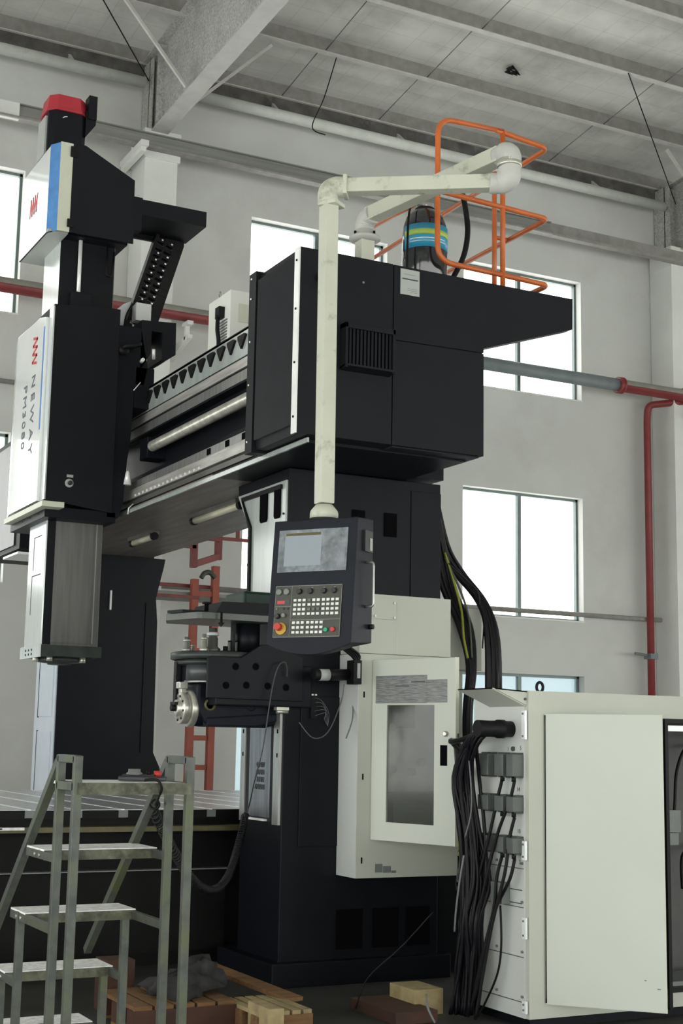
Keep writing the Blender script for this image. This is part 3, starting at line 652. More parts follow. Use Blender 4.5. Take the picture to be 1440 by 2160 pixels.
r = thing('cable_guard', 'pale curved guard plate with a black hose beside the cable chain foot', 'guard', (3.75, 11.5, 5.15))
build('guard_plate', MB().prism([(3.66, 5.19), (3.70, 5.12), (3.80, 5.06), (3.90, 5.06), (3.90, 5.42), (3.82, 5.38), (3.74, 5.30)], 'Y', 11.62, 11.64), 'white', r)
build('black_hose', MB().tube(spline([(3.92, 11.5, 5.40), (3.85, 11.48, 5.33), (3.80, 11.48, 5.22), (3.79, 11.46, 5.10)]), .010, 6), 'rubber', r)

r = thing('oil_chiller', 'white box-shaped oil chiller with louvres on top of the crossbeam', 'chiller', (4.4, 10.2, 4.562))
build('chiller_case', B(4.15, 4.75, 9.97, 10.42, 4.562, 5.105), 'chiller', r, .006)
lo = build('louvre', B(4.143, 4.151, 10.02, 10.20, 4.70, 4.712), 'plastic', r)
for i in range(1, 8): dup(lo, r, (0, 0, .024 * i))
ls = build('front_louvre', B(4.40, 4.415, 9.963, 9.971, 4.70, 4.76), 'ink', r)
for i in range(1, 6): dup(ls, r, (.03 * i, 0, 0))
pl = MB().box(4.10, 4.15, 10.08, 10.16, 4.90, 4.99); pl.tube(spline([(4.11, 10.12, 4.92), (4.10, 10.10, 4.80), (4.11, 10.09, 4.70), (4.10, 10.08, 4.56)]), .018, 8)
build('power_plug', pl, 'rubber', r)
build('lifting_eye', MB().tube([(4.15, 10.19 + .016 * math.cos(a), 5.125 + .022 * math.sin(a)) for a in [2 * PI * k / 10 for k in range(10)]], .005, 6, closed=True), 'steel', r)
build('front_label', B(4.22, 4.34, 9.964, 9.971, 4.85, 5.0), 'cream', r)

# ------------------------------------------------ on top of the near enclosure
r = thing('gas_bottle', 'black gas bottle with blue and yellow label standing in the enclosure top', 'gas bottle', (4.87, 8.2, 4.706))
build('bottle_body', MB().lathe([(.15, 0), (.158, .01), (.158, .40), (.152, .47), (.13, .54), (.09, .58), (.05, .60), (.03, .605)], (4.87, 8.2, 4.706), 'Z', 36), 'bottle', r)
def band(z0, z1, rr, a0, a1, mat, nm):
    q = MB(); n_ = 20; vs = []
    for k in range(n_ + 1):
        a = math.radians(a0 + (a1 - a0) * k / n_)
        for rad in (rr, rr - .004):
            for z in (z0, z1): vs.append((4.87 + rad * math.cos(a), 8.2 + rad * math.sin(a), z))
    fs = []
    for k in range(n_):
        i = 4 * k; j = i + 4
        fs += [(i, j, j + 1, i + 1), (i + 2, i + 3, j + 3, j + 2), (i + 1, j + 1, j + 3, i + 3), (i, i + 2, j + 2, j)]
    q.add(vs, fs, True); return build(nm, q, mat, r)
band(4.985, 5.155, .1605, 178, 345, 'labelblue', 'blue_label')
band(5.075, 5.115, .1625, 180, 330, 'labelyel', 'yellow_band')
band(5.045, 5.05, .1615, 200, 300, 'white', 'print_line'); band(5.025, 5.029, .1615, 200, 300, 'white', 'print_line')
build('valve', MB().cyl((4.87, 8.2, 5.30), (4.87, 8.2, 5.40), .022, 12).box(4.81, 4.93, 8.18, 8.22, 5.33, 5.36).cyl((4.80, 8.2, 5.345), (4.76, 8.2, 5.345), .018, 10), 'steel', r)
build('bottle_clamp', MB().tube([(4.87 + .06 * math.cos(a), 8.2 + .06 * math.sin(a), 5.305) for a in [2 * PI * k / 16 for k in range(16)]], .012, 6, closed=True), 'rubber', r)
build('thin_hose', MB().tube(spline([(4.76, 8.18, 5.345), (4.70, 8.12, 5.25), (4.675, 8.1, 5.1), (4.67, 8.1, 4.72)]), .008, 6), 'rubber', r)
tag(build('thick_hose', MB().tube(spline([(5.14, 8.15, 5.50), (5.21, 8.2, 5.36), (5.225, 8.2, 5.2), (5.19, 8.2, 5.02), (5.10, 8.2, 4.84), (5.05, 8.25, 4.71)]), .020, 10), 'rubber'), 'thick black hose arching beside the gas bottle', 'hose')

r = thing('guard_rail', 'orange tube guard rail cage standing on the enclosure roof', 'guard rail', (5.3, 8.4, 4.706))
G = 7.95; gr = .019
build('front_loop', MB().tube(rounded([(5.36, G, 5.905), (4.82, G, 5.885), (4.822, G, 4.85), (5.36, G, 4.84)], .13, 7), gr, 10), 'orange', r)
for z0, l in ((5.83, 'top_rail'), (5.325, 'middle_rail'), (4.83, 'bottom_rail')):
    ye = 10.6 if z0 > 5.8 else (9.6 if z0 > 5 else 8.35)
    st_ = (5.36, G, 5.905) if z0 > 5.8 else ((4.822, G, 5.355) if z0 > 5 else (5.36, G, 4.84))
    if z0 > 5.8: path = rounded([(5.30, G, 5.902), (5.745, G, 5.86), (5.745, ye, 5.823)], .06, 5)
    else: path = rounded([st_, (5.745, G, z0), (5.745, ye, z0)], .06, 5)
    build(l, MB().tube(path, gr, 10), 'orange', r)
build('front_post', MB().cyl((5.357, G, 4.706), (5.357, G, 5.90), gr, 10), 'orange', r)
build('side_post', MB().cyl((5.62, 8.45, 4.706), (5.62, 8.45, 5.83), gr, 10), 'orange', r)
build('side_post_link', MB().cyl((5.62, 8.45, 5.325), (5.745, 8.45, 5.325), gr * .9, 8).cyl((5.62, 8.45, 5.826), (5.745, 8.45, 5.826), gr * .9, 8), 'orange', r)
build('cross_rail', MB().cyl((4.822, G, 5.345), (5.10, 9.6, 5.62), gr * .9, 10), 'orange', r)

# ------------------------------------------------ swing arm and operator console
r = thing('console_arm', 'cream square-tube swing arm carrying the operator console', 'support arm', (4.285, 8.0, 4.706))
build('pedestal', MB().tube([(4.285, 8.0, 4.70), (4.285, 8.0, 4.95)], .05, square=True), 'armpaint', r, .006)
build('pedestal_flange', MB().lathe([(.06, 0), (.105, .012), (.105, .03), (.075, .04), (.07, .075), (.062, .08)], (4.285, 8.0, 4.90), 'Z', 24), 'armwhite', r)
for a in (.3, 1.9, 3.4, 5.0): build('flange_bolt', MB().cyl((4.285 + .088 * math.cos(a), 8 + .088 * math.sin(a), 4.91), (4.285 + .088 * math.cos(a), 8 + .088 * math.sin(a), 4.955), .009, 8), 'rubber', r)
A = Vector((4.285, 8.0, 5.07)); E1 = Vector((4.503, 6.65, 5.07)); E2 = Vector((4.51, 6.65, 4.885)); C_ = Vector((3.645, 7.235, 4.885))
d1 = (E1 - A).normalized(); d2 = (C_ - E2).normalized()
build('lower_elbow', MB().tube(spline([(4.285, 8.0, 4.975), (4.285, 8.0, 5.02), A + d1 * .035 + Vector((0, 0, -.01)), A + d1 * .09]), [.062] * 4 + [.066] * 8 + [.064] * 7, 14), 'armwhite', r)
build('rear_boom', MB().tube([A + d1 * .05, E1 - d1 * .03], .048, square=True), 'armpaint', r, .008)
build('upper_elbow', MB().tube(spline([E1 - d1 * .07, E1 - d1 * .0 + Vector((0, 0, -.004)), E1 + d1 * .035 + Vector((0, 0, -.035)), E1 + d1 * .03 + Vector((0, 0, -.085))], 5), [.060] * 4 + [.068] * 12, 16), 'armwhite', r)
ec = E1 + d1 * .03
build('swivel_collar', MB().lathe([(.07, -.10), (.075, -.095), (.075, -.075), (.070, -.072), (.072, -.06), (.068, -.055)], (ec.x, ec.y, 5.07), 'Z', 24), 'machined', r)
build('swivel_elbow', MB().tube(spline([(ec.x, ec.y, 4.97), (ec.x, ec.y, 4.91), E2 + d2 * .04, E2 + d2 * .10], 5), [.068] * 6 + [.070] * 5 + [.062] * 5, 16), 'armwhite', r)
build('front_boom', MB().tube([E2 + d2 * .08, C_ - d2 * .03], .044, square=True), 'armpaint', r, .006)
build('corner_elbow', MB().tube(spline([C_ - d2 * .08, C_ - d2 * .02, C_ + d2 * .02 + Vector((0, 0, -.03)), C_ + d2 * .02 + Vector((0, 0, -.10))], 5), .062, 14), 'armpaint', r)
build('elbow_collar', MB().box(-.06, .06, -.06, .06, -.012, .012, Matrix.Translation(C_ - d2 * .085) @ Matrix.Rotation(math.atan2(d2.y, d2.x), 4, 'Z') @ Matrix.Rotation(PI / 2, 4, 'Y')).box(-.062, .062, -.062, .062, -.012, .012, Matrix.Translation(C_ + Vector((0, 0, -.11))) @ Matrix.Rotation(.6, 4, 'Z')), 'armpaint', r, .004)
build('drop_tube', MB().tube([C_ + d2 * .015 + Vector((0, 0, -.08)), (3.622, 7.205, 2.95)], .045, square=True), 'armpaint', r, .008)
build('drop_flange', MB().lathe([(.05, .08), (.078, .045), (.082, .03), (.082, 0)], (3.62, 7.2, 2.862), 'Z', 24), 'armpaint', r)

wv = Vector((.582, -.813, 0)); nv = Vector((-.813, -.582, 0))
r = thing('operator_console', 'charcoal operator console with screen and key panel hanging from the swing arm', 'control panel', (3.62, 7.2, 2.08))
O = Vector((3.62, 7.2, 0))
def Q(u, v, z): return O + wv * u + nv * v + Vector((0, 0, z))
HW = .267; ZT, ZB = 2.845, 2.135
def vf(z): return .10 + .065 * (ZT - z) / (ZT - ZB)
nseg = 10; body = MB(); ringsL = []
us = [-HW + 2 * HW * i / nseg for i in range(nseg + 1)]
for u in us:
    zb_ = ZB - .062 * (1 - (u / HW) ** 2)
    ringsL.append([Q(u, vf(ZT), ZT), Q(u, vf(zb_), zb_), Q(u, .06, zb_ + .005), Q(u, -.10, ZB + .015), Q(u, -.10, ZT + .012)])
body.rings(ringsL, True, False)
build('console_case', body, 'char', r, .006)
def face_pt(s, t, off=0): # s,t fractions on the sloping face
    z = ZT - t * (ZT - ZB); return Q(-HW + 2 * HW * s, vf(z) + off, z)
def face_box(q, s0, s1, t0, t1, o0, o1):
    P_ = [face_pt(s, t, o) for s in (s0, s1) for t in (t0, t1) for o in (o0, o1)]
    return q.add(P_, [(0, 1, 3, 2), (4, 6, 7, 5), (0, 4, 5, 1), (2, 3, 7, 6), (0, 2, 6, 4), (1, 5, 7, 3)])
sb = build('screen_bezel', face_box(MB(), .075, .90, .08, .425, 0, .006), 'bezel', r, .002)
build('lcd_screen', face_box(MB(), .155, .595, .105, .375, .006, .009), 'lcd', sb)
build('screen_header', face_box(MB(), .16, .585, .107, .13, .009, .0095), 'brass', sb)
build('soft_key_area', face_box(MB(), .605, .885, .095, .38, .006, .0075), 'bezel', sb)
kp = build('key_panel', face_box(MB(), .085, .865, .54, .945, 0, .005), 'keypanel', r)
ln = MB()
for s0, s1, t0, t1 in ((.08, .87, .536, .54), (.08, .87, .945, .949), (.08, .084, .536, .949), (.866, .87, .536, .949), (.275, .278, .54, .945), (.08, .275, .70, .703), (.278, .866, .81, .813), (.665, .668, .813, .945)):
    face_box(ln, s0, s1, t0, t1, .004, .006)
build('panel_frame', ln, 'panelline', kp)
k1 = None
def keycap(s, t, mat, w_=.034, h_=.020):
    return build('key', face_box(MB(), s, s + w_, t, t + h_, .005, .012), mat, kp)
for rr_ in range(4):
    for cc in range(10):
        s = .31 + .0535 * cc + (.008 if cc > 2 else 0) + (.008 if cc > 5 else 0); t = .645 + .0365 * rr_
        keycap(s, t, 'keydim' if (rr_ == 2 and 3 <= cc <= 5) or (rr_ == 0 and cc == 3) else 'key')
for rr_ in range(3):
    for cc in range(7):
        keycap(.308 + .0525 * cc + (.012 if cc > 2 else 0), .824 + .0385 * rr_, 'key')
def dial(s, t, rad, h, mat, nm, par=None, n_=16, taper=.8):
    c = face_pt(s, t, .005); ax = (nv + Vector((0, 0, .09))).normalized()
    return build(nm, MB().tube([c, c + ax * h * .7, c + ax * h], [rad, rad * .95, rad * taper], n_), mat, par or kp)
for s in (.125, .215): dial(s, .585, .019, .012, 'knobgrey', 'round_lens')
for s in (.37, .50, .66, .78): d_ = dial(s, .585, .017, .018, 'knob', 'rotary_switch'); 
for s in (.355, .51, .65, .775): build('switch_mark', face_box(MB(), s, s + .02, .555, .56, .006, .007), 'panelline', kp)
build('red_display', face_box(MB(), .11, .20, .655, .68, .005, .009), 'led', kp)
build('display_frame', face_box(MB(), .10, .26, .648, .688, .004, .007), 'ink', kp)
dial(.11, .72, .006, .006, 'knobgrey', 'indicator'); dial(.19, .72, .006, .006, 'knob', 'indicator'); dial(.24, .72, .006, .006, 'knob', 'indicator')
dial(.125, .78, .016, .022, 'knob', 'key_switch'); dial(.20, .775, .013, .018, 'knobgrey', 'toggle')
dial(.175, .88, .034, .006, 'estopring', 'stop_ring', None, 20, 1.0); dial(.155, .868, .022, .035, 'redbtn', 'emergency_stop', None, 18, .9)
dial(.71, .895, .014, .012, 'green', 'start_button'); dial(.79, .893, .015, .012, 'redbtn', 'stop_button')
hnd = MB().tube(rounded([Q(HW, -.02, 2.60), Q(HW + .045, -.02, 2.60), Q(HW + .045, -.02, 2.35), Q(HW, -.02, 2.35)], .025), .008, 8)
build('side_handle', hnd, 'steel', r)
build('side_handle', MB().tube(rounded([Q(-HW, .0, 2.58), Q(-HW - .04, .0, 2.58), Q(-HW - .04, .0, 2.34), Q(-HW, .0, 2.34)], .02), .010, 8), 'rubber', r)
build('side_socket', MB().add([Q(HW, u, z) for u in (-.07, .03) for z in (2.66, 2.78)] + [Q(HW + .015, u, z) for u in (-.07, .03) for z in (2.66, 2.78)], [(0, 1, 3, 2), (4, 6, 7, 5), (0, 4, 5, 1), (2, 3, 7, 6), (0, 2, 6, 4), (1, 5, 7, 3)]), 'knob', r)
build('side_label', MB().add([Q(HW + .0, u, z) for u in (-.06, -.03) for z in (2.67, 2.74)] + [Q(HW + .017, u, z) for u in (-.06, -.03) for z in (2.67, 2.74)], [(0, 1, 3, 2), (4, 6, 7, 5), (0, 4, 5, 1), (2, 3, 7, 6), (0, 2, 6, 4), (1, 5, 7, 3)]), 'paper', r)
build('side_knob', MB().cyl(Q(HW, -.06, 2.24), Q(HW + .03, -.06, 2.24), .014, 10), 'rubber', r)

# ------------------------------------------------ tool magazine with angle head
r = thing('tool_magazine', 'black tool magazine arm with round tool plate bolted to the near column', 'tool magazine', (3.8, 9.0, 1.7))
build('side_plate', MB().prism([(3.525, 1.865), (3.525, 2.125), (3.55, 2.137), (3.76, 2.135), (3.90, 2.226), (3.96, 2.23), (4.215, 2.16), (4.22, 1.86)], 'Y', 8.65, 8.68), 'navy', r, .004)
for x, z in ((3.72, 2.075), (3.865, 2.08), (3.655, 1.95), (3.80, 1.955), (3.955, 1.955), (4.09, 1.95)):
    build('plate_hole', MB().cyl((x, 8.648, z), (x, 8.652, z), .024, 14), 'deep', r)
build('side_plate', MB().prism([(3.56, 1.95), (3.56, 2.12), (4.12, 2.12), (4.12, 1.9)], 'Y', 9.32, 9.35), 'navy', r, .004)
build('arm_casting', B(3.60, 4.30, 8.68, 9.32, 1.82, 2.10), 'navy', r, .01)
build('round_plate', MB().lathe([(.30, 0), (.315, .005), (.315, .045), (.30, .052), (.10, .055)], (3.73, 9.0, 2.125), 'Z', 48), 'discpaint', r)
build('lower_ring', MB().lathe([(.285, 0), (.285, .03)], (3.73, 9.0, 2.092), 'Z', 40), 'discpaint', r)
cov = MB().prism([(3.37, 9.05), (3.47, 8.74), (3.50, 8.72), (4.02, 8.72), (4.02, 9.28), (3.46, 9.28)], 'Z', 2.385, 2.43)
build('cover_plate', cov, 'coverplate', r, .003)
build('cover_hood', MB().prism([(3.60, 2.43), (3.64, 2.505), (4.12, 2.515), (4.12, 2.43)], 'Y', 8.72, 9.2), 'black', r)
build('cover_tab', MB().prism([(3.36, 9.0), (3.41, 8.85), (3.58, 8.85), (3.58, 9.0)], 'Z', 2.43, 2.45), 'rubber', r)
build('gearbox', B(3.84, 4.13, 8.82, 9.15, 2.50, 2.60), 'greencast', r, .02)
build('cover_post', MB().cyl((3.93, 8.95, 2.16), (3.93, 8.95, 2.40), .085, 20), 'navy', r)
build('thin_post', B(3.80, 3.82, 8.9, 8.94, 2.17, 2.39), 'navy', r)
build('arrow_pin', MB().lathe([(.008, .10), (.008, .03), (.022, .03), (.0, 0)], (3.62, 8.68, 2.33), 'Z', 10), 'rubber', r)
build('clamp_knob', MB().lathe([(.03, .012), (.03, 0), (.014, -.002), (.014, -.05)], (3.56, 8.8, 2.49), 'Z', 12), 'rubber', r)
build('drive_shaft', MB().cyl((4.22, 8.5, 2.035), (4.50, 8.5, 2.045), .038, 16).box(4.38, 4.5, 8.48, 8.7, 2.01, 2.07), 'rubber', r)
build('shaft_band', MB().cyl((4.26, 8.5, 2.036), (4.33, 8.5, 2.038), .0395, 16), 'paper', r)
hb = MB().box(4.48, 4.54, 8.42, 8.52, 1.98, 2.14)
for i in range(4): hb.tube(spline([(4.51, 8.45, 2.10 + .01 * i), (4.53 - .02 * i, 8.44, 2.17), (4.44 - .04 * i, 8.4, 2.22 + .01 * i)]), .010, 6)
build('cable_gland', hb, 'rubber', r)
build('bracket_mark', MB().box(4.505, 4.525, 8.412, 8.42, 2.02, 2.12), 'paper', r)

r = thing('angle_head', 'dark blue right-angle milling head with bright round face under the tool plate', 'angle head', (3.8, 9.0, 1.7))
build('cast_barrel', MB().lathe([(.115, 3.53), (.12, 3.60), (.12, 4.08), (.10, 4.13), (.08, 4.2)], (0, 8.95, 1.80), 'X', 28), 'bluecast', r)
build('cast_body', MB().prism([(3.53, 1.80), (3.53, 1.965), (3.68, 1.985), (3.72, 1.84), (4.1, 1.84), (4.1, 1.70), (3.6, 1.69)], 'Y', 8.83, 9.07), 'bluecast', r, .02)
build('face_flange', MB().lathe([(.118, 3.545), (.122, 3.535), (.122, 3.505), (.11, 3.50)], (0, 8.95, 1.80), 'X', 36), 'machined', r)
build('face_disc', MB().lathe([(.105, 3.50), (.105, 3.455), (.10, 3.45), (.055, 3.448), (.055, 3.425), (.03, 3.422)], (0, 8.95, 1.80), 'X', 36), 'machined', r)
for k in range(8):
    a = 2 * PI * k / 8 + .2
    build('face_bolt', MB().cyl((3.444, 8.95 + .08 * math.cos(a), 1.80 + .08 * math.sin(a)), (3.452, 8.95 + .08 * math.cos(a), 1.80 + .08 * math.sin(a)), .008, 8), 'rubber', r)
build('drive_key', MB().cyl((3.425, 8.95, 1.80), (3.39, 8.95, 1.80), .022, 10).box(3.40, 3.43, 8.91, 8.99, 1.82, 1.84), 'rubber', r)
build('vertical_barrel', MB().lathe([(.155, 0), (.155, .115), (.13, .12)], (3.655, 8.95, 1.985), 'Z', 32), 'farpanel', r)
build('barrel_foot', MB().lathe([(.17, 0), (.17, .015)], (3.66, 8.95, 1.97), 'Z', 32), 'steel', r)
build('barrel_sticker', B(3.64, 3.68, 8.785, 8.80, 2.03, 2.06), 'paper', r)
build('lower_casting', MB().prism([(3.60, 1.685), (3.60, 1.74), (4.12, 1.78), (4.12, 1.73), (3.98, 1.69), (3.92, 1.685)], 'Y', 8.82, 9.08), 'bluecast', r, .01)
build('side_bracket', MB().box(3.44, 3.47, 9.0, 9.05, 1.80, 2.11).box(3.425, 3.45, 8.97, 9.0, 1.99, 2.02), 'rubber', r)
build('clamp_block', MB().box(3.44, 3.50, 8.93, 9.0, 1.93, 1.975).box(3.45, 3.49, 8.93, 8.98, 1.90, 1.93), 'machined', r, .005)
build('brass_plug', MB().lathe([(.042, 0), (.042, -.02), (.028, -.025), (.026, -.01)], (3.62, 8.84, 1.825), 'Y', 18), 'brass', r)
build('brass_plug', MB().lathe([(.03, 0), (.03, -.012), (.02, -.015)], (3.92, 8.84, 1.82), 'Y', 14), 'bluecast', r)
build('tail_fitting', MB().box(4.05, 4.14, 8.7, 8.75, 1.80, 1.83).cyl((4.06, 8.72, 1.79), (4.14, 8.72, 1.79), .012, 8), 'machined', r)
# tool holders standing on the round plate
tools = [((3.50, 8.98), .022, .10, 'stubby chrome collet holder at the left rim of the tool plate', 'steel'), ((3.56, 9.02), .012, .06, 'thin short peg between two holders on the tool plate', 'machined'),
         ((3.60, 8.92), .020, .12, 'slim bright tool holder left of the big sleeve', 'machined'), ((3.695, 9.0), .036, .17, 'tall dark cylindrical tool sleeve standing on the tool plate', 'ramface'),
         ((3.93, 8.93), .020, .085, 'slim chrome holder at the right rim of the tool plate', 'steel')]
for (x, y), rd, h, l, mt in tools:
    q = thing('tool_holder', l, 'tool holder', (x, y, 2.18), 'tool holders on the round plate')
    build('holder_shank', MB().lathe([(rd * 1.5, 0), (rd * 1.5, h * .18), (rd, h * .25), (rd, h * .6), (rd * .75, h * .65), (rd * .75, h)], (x, y, 2.178), 'Z', 16), mt, q)
    build('holder_collar', MB().lathe([(rd * 1.15, h * .70), (rd * 1.15, h * .82)], (x, y, 2.178), 'Z', 16), 'cabside' if rd > .03 else 'machined', q)
q = thing('tool_holder', 'twin open-frame gripper block on the tool plate right of the sleeve', 'tool holder', (3.82, 8.95, 2.18), 'tool holders on the round plate')
build('gripper_frame', MB().box(3.79, 3.80, 8.93, 8.96, 2.18, 2.265).box(3.825, 3.835, 8.93, 8.96, 2.18, 2.265).box(3.79, 3.835, 8.93, 8.96, 2.255, 2.265).box(3.845, 3.852, 8.93, 8.96, 2.18, 2.265).box(3.87, 3.877, 8.93, 8.96, 2.18, 2.265).box(3.845, 3.877, 8.93, 8.96, 2.257, 2.265), 'ramface', q)
build('gripper_base', MB().box(3.74, 3.89, 8.92, 8.97, 2.178, 2.195).cyl((3.765, 8.94, 2.19), (3.765, 8.94, 2.225), .018, 8), 'rubber', q)
# terminal with thin wires on the column front
r = thing('wire_terminal', 'small open terminal block with fine pale wires on the column front', 'terminal', (4.38, 8.72, 1.8))
build('terminal_block', MB().box(4.31, 4.36, 8.71, 8.74, 1.75, 1.92), 'rubber', r)
wz = MB()
for i in range(5): wz.tube(spline([(4.33 + .008 * (i % 3), 8.70, 1.89 - .03 * i), (4.37 + .008 * i, 8.67, 1.87 - .02 * i), (4.43 - .008 * i, 8.68, 1.79 - .01 * i), (4.44, 8.71, 1.70)]), .0016, 4)
build('thin_wires', wz, 'greycable', r)
build('terminal_screw', MB().box(4.31, 4.325, 8.703, 8.71, 1.905, 1.915).box(4.335, 4.35, 8.703, 8.71, 1.905, 1.915), 'machined', r)

# ------------------------------------------------ wall cabinet on the near column
r = thing('pneumatic_cabinet', 'beige wall cabinet with open windowed door mounted on the near column', 'cabinet', (4.94, 8.6, .71))
X0, X1, Yf, Z0, Z1 = 4.545, 5.335, 8.47, .71, 2.19
yi = Yf + .012; cs = MB().box(X0, X0 + .015, yi, 8.745, Z0, Z1).box(X1 - .015, X1, yi, 8.745, Z0, Z1).box(X0 + .015, X1 - .015, yi, 8.745, Z0, Z0 + .015).box(X0 + .015, X1 - .015, yi, 8.745, Z1 - .015, Z1).box(X0 + .015, X1 - .015, 8.73, 8.745, Z0 + .015, Z1 - .015)
cs.box(X0, 4.655, Yf, Yf + .012, Z0, Z1).box(4.655, X1, Yf, Yf + .012, Z0, .96).box(4.655, X1, Yf, Yf + .012, 2.15, Z1).box(5.31, X1, Yf, Yf + .012, .96, 2.15)
build('cabinet_case', cs, 'cab', r)
build('left_side_panel', B(X0 - .003, X0, Yf + .003, 8.745, Z0, Z1), 'cabside', r)
for z in (1.915, 1.37, .825): build('keyhole_slot', MB().box(4.582, 4.592, Yf - .002, Yf + .001, z - .02, z + .02), 'deep', r)
build('small_notice', B(4.69, 4.745, Yf - .003, Yf, .745, .80), 'plastic', r); build('small_notice', B(4.75, 4.81, Yf - .003, Yf, .742, .785), 'plastic', r); build('small_notice', B(4.815, 4.85, Yf - .003, Yf, .738, .755), 'plastic', r)
dh = Vector((4.667, 8.47, 0)); du = (Vector((4.895, 7.78, 0)) - dh); dw = du.length; du.normalize(); dn = Vector((du.y, -du.x, 0))   # dn: outer side
if dn.x > 0: dn = -dn
def D(u, v, z): return dh + du * u + dn * v + Vector((0, 0, z))
def dbox(q, u0, u1, z0, z1, v0=0., v1=.02, f=None):
    f = f or D
    P_ = [f(u, v, z) for u in (u0, u1) for z in (z0, z1) for v in (v0, v1)]
    return q.add(P_, [(0, 1, 3, 2), (4, 6, 7, 5), (0, 4, 5, 1), (2, 3, 7, 6), (0, 2, 6, 4), (1, 5, 7, 3)])
dm = MB()
for a in ((0, .135, .96, 2.147), (.55, dw, .96, 2.147), (.135, .55, .96, 1.08), (.135, .55, 1.845, 2.147)): dbox(dm, *a)
dr = build('door', dm, 'cabdoor', r)
build('door_edge', dbox(MB(), dw - .004, dw + .002, .958, 2.149, -.012, .021), 'cream', dr)
build('smoked_window', dbox(MB(), .135, .55, 1.08, 1.845, .004, .012), 'smoke', dr)
build('diagram_plate', dbox(MB(), .033, .486, 1.857, 2.04, .02, .0225), 'printgrey', dr)
build('diagram_plate', dbox(MB(), .487, .657, 1.86, 2.008, .02, .0225), 'printgrey', dr)
build('diagram_title', dbox(dbox(MB(), .21, .33, 1.966, 1.974, .0225, .0235), .35, .47, 1.992, 2.0, .0225, .0235), 'ink', dr)
c = D(.651, .02, 1.66); build('door_lock', MB().tube([c, c + dn * .014, c + dn * .02], [.018, .018, .012], 14), 'machined', dr)
build('grip_slot', dbox(MB(), .602, .66, 1.458, 1.588, .018, .0215), 'deep', dr)
# what stands behind the smoked window
gz = MB()
for x, z in ((4.86, 1.70), (4.87, 1.42), (5.02, 1.40), (5.10, 1.47)): gz.cyl((x, 8.60, z), (x, 8.55, z), .028, 14)
build('gauge', gz, 'plastic', r)
build('valve_bank', MB().box(4.93, 5.05, 8.58, 8.72, 1.70, 1.98).box(4.72, 5.3, 8.55, 8.72, 1.20, 1.26).box(4.75, 4.9, 8.6, 8.72, 1.05, 1.2), 'cabdark', r)
r2_ = thing('upper_cabinet', 'plain beige box cabinet above the windowed wall cabinet', 'cabinet', (4.9, 8.6, 2.19))
build('cabinet_case', B(4.545, 5.27, 8.47, 8.745, 2.193, 2.60), 'cab', r2_, .003)
build('corner_panel', B(4.60, 4.825, 8.463, 8.471, 2.43, 2.58), 'cab', r2_, .002)
for x, z in ((4.81, 2.545), (4.81, 2.445), (4.66, 2.45)): build('panel_screw', MB().cyl((x, 8.455, z), (x, 8.464, z), .009, 8), 'steel', r2_)
build('panel_seam', MB().box(4.833, 4.836, 8.468, 8.471, 2.2, 2.55), 'cabside', r2_)
r3_ = thing('side_cabinet', 'narrow beige side box behind the hanging cables right of the column', 'cabinet', (5.55, 8.9, .2))
build('cabinet_case', B(5.38, 5.73, 8.78, 9.2, 2.13, 2.58), 'cab', r3_, .003)
build('support_post', B(5.38, 5.66, 8.95, 9.05, .8, 2.13), 'cabside', r3_)
build('post_edge', B(5.62, 5.66, 8.93, 8.95, .8, 2.13), 'cab', r3_)
build('post_foot', B(5.38, 5.74, 8.9, 9.2, 0, .8), 'navy', r3_)

# ------------------------------------------------ large control cabinet at the right
r = thing('control_cabinet', 'large beige floor-standing control cabinet with one door ajar at the right', 'cabinet', (6.2, 7.3, 0))
X0, X1, Yf, Yb_, Z0, Z1 = 4.857, 7.6, 6.94, 7.52, .06, 1.915
op = (4.965, 7.2, .145, 1.775)
yi = Yf + .03; cs = MB().box(X0 + .02, X1 - .02, Yb_ - .02, Yb_, Z0 + .03, Z1 - .02).box(X0, X0 + .02, yi, Yb_, Z0, Z1).box(X1 - .02, X1, yi, Yb_, Z0, Z1).box(X0 + .02, X1 - .02, yi, Yb_, Z1 - .02, Z1).box(X0 + .02, X1 - .02, yi, Yb_, Z0, Z0 + .03)
cs.box(X0, op[0], Yf, Yf + .03, Z0, Z1).box(op[1], X1, Yf, Yf + .03, Z0, Z1).box(op[0], op[1], Yf, Yf + .03, Z0, op[2]).box(op[0], op[1], Yf, Yf + .03, op[3], Z1)
build('cabinet_case', cs, 'cab', r)
build('door_gasket', MB().box(op[0], op[0] + .02, Yf - .012, Yf, op[2], op[3]).box(op[0], op[1], Yf - .012, Yf, op[3] - .025, op[3]).box(op[0], op[1], Yf - .012, Yf, op[2], op[2] + .025), 'rubber', r)
build('plinth', B(X0 + .03, X1, Yf + .04, Yb_, 0, .06), 'navy', r)
build('gasket_post', B(5.86, 5.885, Yf - .02, Yf + .01, .05, 1.775), 'rubber', r)
build('mounting_plate', B(X0 + .05, X1 - .05, 7.46, 7.48, .15, 1.8), 'cabin', r)
build('inner_side_panel', B(5.88, 5.89, Yf + .03, 7.45, .15, 1.78), 'cabdark', r)
build('interior_light_strip', B(5.9, 7.1, 6.99, 7.02, 1.70, 1.735), 'white', r)
build('interior_device', MB().box(6.18, 6.30, 7.30, 7.455, 1.06, 1.20), 'plastic', r); build('interior_device', MB().box(6.18, 6.28, 7.30, 7.455, .98, 1.055), 'plastic', r)
ts = build('terminal_strip', MB().box(6.15, 6.21, 7.30, 7.34, .25, .26), 'ink', r)
for i in range(1, 30): dup(ts, r, (0, 0, .023 * i))
build('terminal_rail', B(6.10, 6.24, 7.34, 7.38, .2, 1.0), 'plastic', r)
build('bottom_sill', B(5.9, 7.2, 6.97, 7.3, .175, .20), 'plastic', r)
